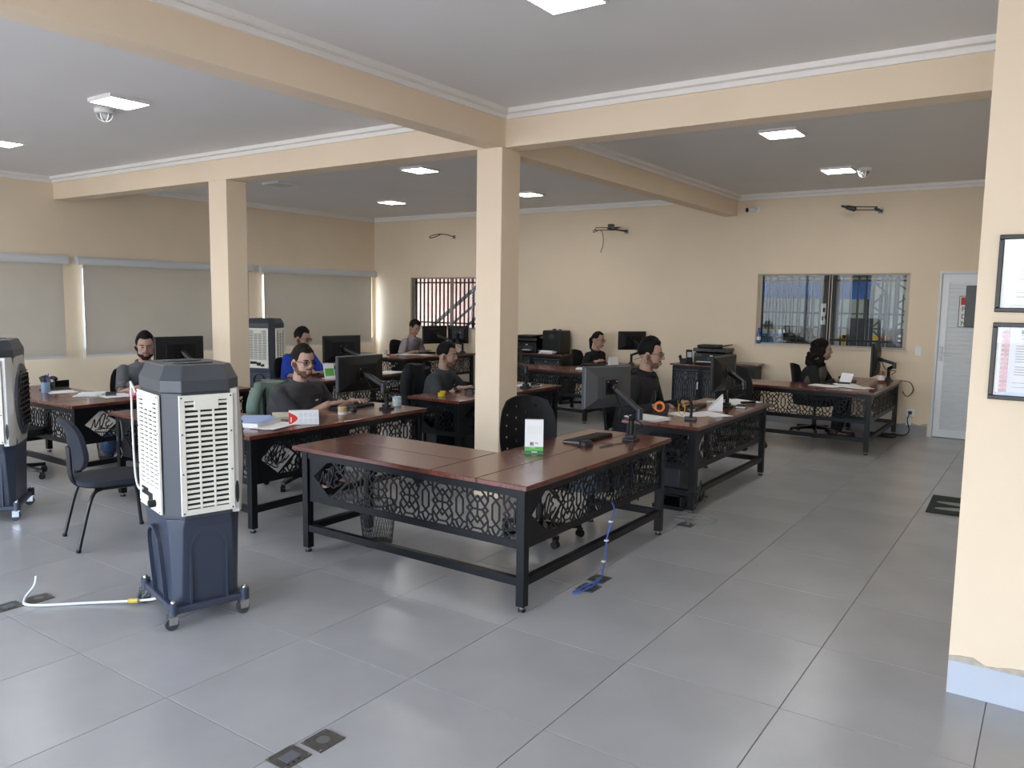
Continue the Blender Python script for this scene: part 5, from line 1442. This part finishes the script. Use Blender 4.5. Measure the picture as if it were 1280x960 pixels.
    def cap_hair(th_f, th_s, th_b, vol=.012, topv=.012, rnd=.003, seed=1):
        r_ = random.Random(seed); NA, NT = 40, 14; mb = MB(hm); c = Vector((-.012, 0, .026)); rr = Vector((.101, .080, .096)); vs = []; fs = []
        lim = []
        for i in range(NA):
            a = 2 * PI * i / NA; ca = math.cos(a)
            side = abs(math.sin(a))
            if ca > 0:
                f_ = max(0, min(1, (side - .80) / .15)); th = th_f - 5 * max(0, 1 - abs(side - .62) / .2) + (th_s - th_f) * f_ * f_ * (3 - 2 * f_)
            else: th = th_b + (th_s - th_b) * side ** 3
            lim.append(R(th))
        def pt(i, th, g):
            a = 2 * PI * i / NA
            n_ = Vector((math.sin(th) * math.cos(a), math.sin(th) * math.sin(a), math.cos(th)))
            q = Vector((n_.x * (rr.x + g), n_.y * (rr.y + g), n_.z * (rr.z + g + topv * max(0, n_.z)))) + c
            return q
        vs.append(pt(0, 0, vol)); 
        for j in range(1, NT + 1):
            for i in range(NA):
                g = vol * (1 if j < NT - 1 else (.75 if j == NT - 1 else .35)) + (r_.random() - .5) * 2 * rnd
                vs.append(pt(i, lim[i] * j / NT, g))
        for i in range(NA): vs.append(pt(i, lim[i] * .97, -.012))
        for i in range(NA): fs.append((0, 1 + i, 1 + (i + 1) % NA))
        for j in range(NT):
            for i in range(NA):
                p0 = 1 + j * NA; fs.append((p0 + i, p0 + NA + i, p0 + NA + (i + 1) % NA, p0 + (i + 1) % NA))
        return mb.add(vs, fs)
    if style == 'short': cap_hair(52, 100, 118).build('hair', M_hair, T, smooth=True)
    elif style == 'fade': cap_hair(54, 80, 96, .009, .018).build('hair', M_hair, T, smooth=True); cap_hair(56, 103, 120, .003, .0, .0005).build('hair_sides', mat('hair_fade', '#2A211C', .8, spec=.2), T, smooth=True)
    elif style == 'quiff': cap_hair(52, 96, 108, .009, .024, .003).build('hair', M_hair, T, smooth=True); cap_hair(55, 106, 121, .004, .0, .0006).build('hair_sides', M_hair, T, smooth=True)
    elif style == 'slick': cap_hair(50, 98, 118, .012, .008, .002).build('hair', M_hair, T, smooth=True); cap_hair(55, 104, 124, .004, .0, .0006).build('hair_sides', M_hair, T, smooth=True)
    elif style == 'tail':
        cap_hair(50, 88, 118, .010, .006, .0015).build('hair', M_hair, T, smooth=True)
        HE().cap((-.105, 0, .03), (-.135, 0, -.02), .03, .036).cap((-.135, 0, -.02), (-.125, 0, -.15), .036, .016).build('ponytail', M_hair, T, smooth=True)
    elif style == 'curly':
        r_ = random.Random(5); mb = MB(hm)
        mb.ell((-.03, 0, .045), (.105, .095, .098))
        for q in range(170):
            a = r_.uniform(.85, 2 * PI - .85); z = r_.uniform(-.27, .09); rad = .100 if z > -.06 else .112 + .03 * r_.random()
            mb.ell((-.028 + rad * math.cos(a) * (1.0 if math.cos(a) < 0 else .75), rad * .95 * math.sin(a), z), (r_.uniform(.02, .032),) * 3, 8, 6)
        link('hair', remesh(mb, 'hair', M_hair, .008, 1), T)
    if glasses:
        g = HE()
        for s in (-1, 1):
            g.tube([(.100 - .006 * abs(math.cos(q)) * (1 if s * math.cos(q) > 0 else 0), s * .033 + .025 * math.cos(q), .003 + .019 * math.sin(q)) for q in [2 * PI * i / 16 for i in range(16)]], .0024, 5, closed=True)
            g.tube([(.095, s * .058, .008), (.05, s * .078, .010), (-.01, s * .083, .006)], .0024, 5)
        g.tube([(.101, -.009, .006), (.103, 0, .009), (.101, .009, .006)], .0022, 5)
        gl = g.build('glasses', mat('spectacle_black', '#17130F', .3), T, smooth=True)
        for s in (-1, 1): HE().ell((.0985, s * .033, .003), (.0008, .0235, .018)).build('lens', glass_mat('lens_glass', (.9, .92, .92, 1), .9), gl, smooth=True)
    # clothes
    Sh = MB(); Sh.loft(torso(.008, -.10))
    for i in range(2):
        Sh.ell(sh[i] + Vector((0, 0, -.005)), (.066 * k,) * 3)
        if sleeve == 'short': Sh.cyl(sh[i], sh[i].lerp(el[i], .80), .064 * k, .063 * k, 14)
        else:
            Sh.cap(sh[i], el[i], .062 * k, .054 * k); Sh.cyl(el[i], el[i].lerp(wr[i], .93), .054 * k, .040 * k, 14)
    Sh.ell(pel.lerp(nb, .93), (.085 * k * wd, .14 * k * wd, .05 * k))
    link('shirt', remesh(Sh, 'shirt', M_shirt, vox * 1.15, 3, .5), T)
    cm = collar or shirt
    cr = []
    for q in range(24):
        a = 2 * PI * q / 24; gap = 1 + .12 * math.cos(a)
        cr.append(nb + Vector((.068 * math.cos(a) * gap * k, .070 * math.sin(a) * k, (.034 - .036 * (math.cos(a) + 1) / 2) * k)))
    MB().tube(cr, (.028 if collar else .016) * k, 10, closed=True).build('collar', mat('cloth_' + cm[1:], cm, .9), T, smooth=True)
    Tr = MB(); Tr.loft([ring(pel.lerp(nb, f), r1 * k * wd, r2 * k * wd) for f, r1, r2 in ((-.16, .09, .14), (-.06, .125, .178), (.08, .128, .178), (.14, .12, .168))])
    for s in (1, -1):
        hpj = pel + Vector((.0, s * .09 * k, -.005)); kn = Vector((.40 * k, s * .12 * k, .49)); an = Vector((.36 * k, s * .12 * k, .10))
        Tr.cap(hpj, kn, .088 * k, .068 * k); Tr.cyl(kn, an, .068 * k, .052 * k, 14)
    link('trousers', remesh(Tr, 'trousers', M_tr, .011, 3), T)
    for s in (1, -1):
        an = Vector((.36 * k, s * .12 * k, 0))
        MB().loft([[(an.x + .055 * k + a_ * sc, an.y + b_ * sc, z) for a_, b_ in rrect(.27 * k, .095 * k, .045 * k)] for sc, z in ((1, 0), (1, .03), (.9, .055))]).loft([[(an.x - .02 + a_ * sc, an.y + b_ * sc, z) for a_, b_ in rrect(.13 * k, .085 * k, .04 * k)] for sc, z in ((1, .04), (.9, .10))]).build('shoe', M_black, T, smooth=True)
    if extra: extra(T, dict(nb=nb, pel=pel, sh=sh, el=el, wr=wr, k=k, hm=hm, hc=hc, lean=lean))
    return T

def polo_badge(T, g):
    k = g['k']; c = g['pel'].lerp(g['nb'], .64)
    MB().box((c.x + .142 * k, c.y + .075 * k, c.z), (.004, .05, .014), (0, g['lean'] * .7, R(16))).build('chest_badge', M_white, T)
    MB().box((c.x + .128 * k, c.y, c.z + .065), (.012, .03, .10), (0, g['lean'] * .7 - .2, 0)).build('button_placket', mat('cloth_3A3B40', '#3A3B40', .9), T)
person('seated man with glasses and beard in a dark grey polo, typing beside the red calendar', (-2.43, 2.83, 1.10), (-2.58, 2.84), 6, ((-2.24, 3.22, .735), (-2.245, 2.94, .735)), '#C09C8C', '#3F4044', '#1E2028',
       hair=('fade', '#1D1612'), hyaw=-14, hpitch=6, glasses=True, beard=('#6B5042', .002), wd=1.26, belly=.035, vox=.0065, extra=polo_badge, k=1.08)
person('bearded seated man in a grey shirt half hidden by a monitor, by the blind wall', (-4.86, 2.82, 1.125), (-5.0, 2.74), -12, ((-4.52, 2.96, .735), (-4.55, 2.56, .735)), '#A98878', '#55565C', '#1E2028',
       hair=('quiff', '#0E0C0B'), hyaw=-16, hpitch=8, beard=('#1A1310', .010), vox=.008, k=1.06, wd=1.06)
person('seated man with glasses in a bright blue shirt behind the man in the grey polo', (-4.86, 4.90, 1.135), (-5.0, 4.86), 4, ((-4.53, 5.08, .735), (-4.53, 4.74, .735)), '#AA8A7A', '#1C3FA8', '#1E2028',
       hair=('fade', '#14100E'), hyaw=10, hpitch=12, glasses=True, beard=('#6A5347', .002), vox=.009, k=1.04, wd=1.05)
def watch(T, g):
    a, b = g['wr'][1], g['el'][1]
    MB().cyl(a.lerp(b, .06), a.lerp(b, .20), .036 * g['k'], n=14).build('wristband', M_black, T, smooth=True)
    c = g['pel'].lerp(g['nb'], .62)
    MB().box((c.x + .136, c.y + .07, c.z), (.004, .03, .012), (0, g['lean'] * .7, R(16))).build('chest_badge', M_white, T)
person('seated man with slick dark hair in a slate shirt just left of the central column', (-2.46, 4.83, 1.058), (-2.60, 4.80), 12, ((-2.18, 5.10, .735), (-2.16, 4.66, .735)), '#AA8B7A', '#3C4046', '#1E2028',
       hair=('slick', '#0D0B0B'), hyaw=6, hpitch=8, beard=('#7E6150', .001), vox=.008, k=1.04, extra=watch)
person('seated man in a mauve grey shirt looking down under the left barred window', (-6.34, 8.66, 1.14), (-6.52, 8.60), 2, ((-6.17, 8.80, .735), (-6.18, 8.46, .735)), '#A88874', '#948A90', '#23242A',
       hair=('fade', '#14100E'), hyaw=-6, hpitch=26, vox=.010, k=1.04)
person('seated woman in black with tied back hair and glasses by the back wall', (-2.90, 9.03, 1.05), (-3.02, 8.97), -8, ((-2.86, 9.08, .735), (-2.83, 8.82, .735)), '#B48F7E', '#131316', '#131316',
       hair=('tail', '#120E0D'), sleeve='long', hyaw=4, hpitch=8, glasses=True, vox=.010, k=1.0, wd=.95)
def jacket_front(T, g):
    k = g['k']; nb, pel = g['nb'], g['pel']
    a = pel.lerp(nb, .95); b = pel.lerp(nb, .30)
    MB().loft([[(a.x + .058 * k, -.022, a.z), (a.x + .066 * k, 0, a.z), (a.x + .058 * k, .022, a.z), (a.x, 0, a.z)], [((a.x + b.x) / 2 + .133 * k, -.05, (a.z + b.z) / 2), ((a.x + b.x) / 2 + .142 * k, 0, (a.z + b.z) / 2), ((a.x + b.x) / 2 + .133 * k, .05, (a.z + b.z) / 2), ((a.x + b.x) / 2, 0, (a.z + b.z) / 2)], [(b.x + .13 * k, -.035, b.z), (b.x + .138 * k, 0, b.z), (b.x + .13 * k, .035, b.z), (b.x, 0, b.z)]]).build('inner_shirt', mat('cloth_2C2D33', '#2C2D33', .9), T, smooth=True)
    MB().tube(spline([(a.x + .07 * k, .005, a.z - .03), ((a.x + b.x) / 2 + .148 * k, .012, (a.z + b.z) / 2), (b.x + .145 * k, .005, b.z)]), .003, 6).build('zip', M_steel, T)
person('seated man with glasses in a dark jacket at the right desk', (-.10, 4.86, 1.185), (-.25, 4.80), 6, ((.10, 5.12, .735), (.06, 4.62, .74)), '#AC8C7C', '#191A1E', '#20222A',
       hair=('quiff', '#0B0A0B'), sleeve='long', hyaw=4, hpitch=6, glasses=True, beard=('#715647', .0015), vox=.0065, k=1.08, wd=1.16, collar='#101114', extra=jacket_front)
def vest(T, g):
    k = g['k']; L = []
    def ring(c, rx, ry, n=20): return [(c.x + rx * math.cos(2 * PI * i / n), c.y + ry * math.sin(2 * PI * i / n), c.z) for i in range(n)]
    for f, rx, ry in ((-.02, .142, .192), (.25, .138, .180), (.6, .146, .204), (.82, .128, .20), (.95, .10, .15), (1.0, .08, .12)): L.append(ring(g['pel'].lerp(g['nb'], f), rx * k, ry * k))
    mb = MB().loft(L); link('vest', remesh(mb, 'vest', mat('cloth_5A5652', '#5A5652', .95, bump=.3, bscale=40), .01, 2), T)
person('seated woman with long dark curly hair in a grey vest under the right window', (.48, 8.74, 1.075), (.34, 8.66), 2, ((.74, 8.78, .75), (.74, 8.42, .735)), '#AC8C7E', '#141518', '#1A1B20',
       hair=('curly', '#120D0C'), sleeve='long', hyaw=10, hpitch=4, vox=.010, k=1.05, wd=1.06, extra=vest)

# jackets hung on chairs
def draped(name, lab, x, y, rz, col, h0=.42, h1=.93, w=.46, red=None):
    t = thing(name, lab, 'jacket', (x, y, 0), rz)
    rings = []; rnd = random.Random(len(lab))
    for f in range(9):
        v = f / 8; z = h0 + (h1 - h0) * v; ww = w / 2 * (1.05 - .22 * v ** 3)
        rings.append([(-.262 - .055 * v + .062 * math.sin(a) * (1.25 - .35 * v) + .008 * math.sin(5 * a + f), ww * math.cos(a), z + .012 * math.sin(3 * a)) for a in [2 * PI * i / 24 for i in range(24)]])
    MB().loft(rings).build('cloth', mat('cloth_' + col[1:], col, .9, bump=.5, bscale=16, noise=.15, nscale=8), t, smooth=True)
    for s in (-1, 1):
        MB().tube(spline([(-.29, s * w * .40, h1 - .05), (-.30, s * w * .50, h1 - .2), (-.28, s * w * .50, h0 + .1), (-.27, s * w * .46, h0 - .06)]), [.05, .055, .055, .055, .055, .055, .055, .055, .055, .05, .05, .05, .05, .05, .05, .05, .05, .05, .05][:19], 10).build('sleeve', mat('cloth_' + col[1:], col, .9), t, smooth=True)
    if red: MB().b(-.31, .10, h0 - .05, -.20, .17, h0 + .2).build('lining', mat('cloth_red', red, .9), t)
draped('hung_jacket', 'dark navy jacket hung over the chair of the centre man', -2.54, 4.80, R(10), '#1A1E24', .42, .94, red='#6A1E2C')
draped('hung_jacket', 'pale green jacket hung over the chair of the man in the grey polo', -2.52, 2.84, R(5), '#74897F', .40, .90, .48)
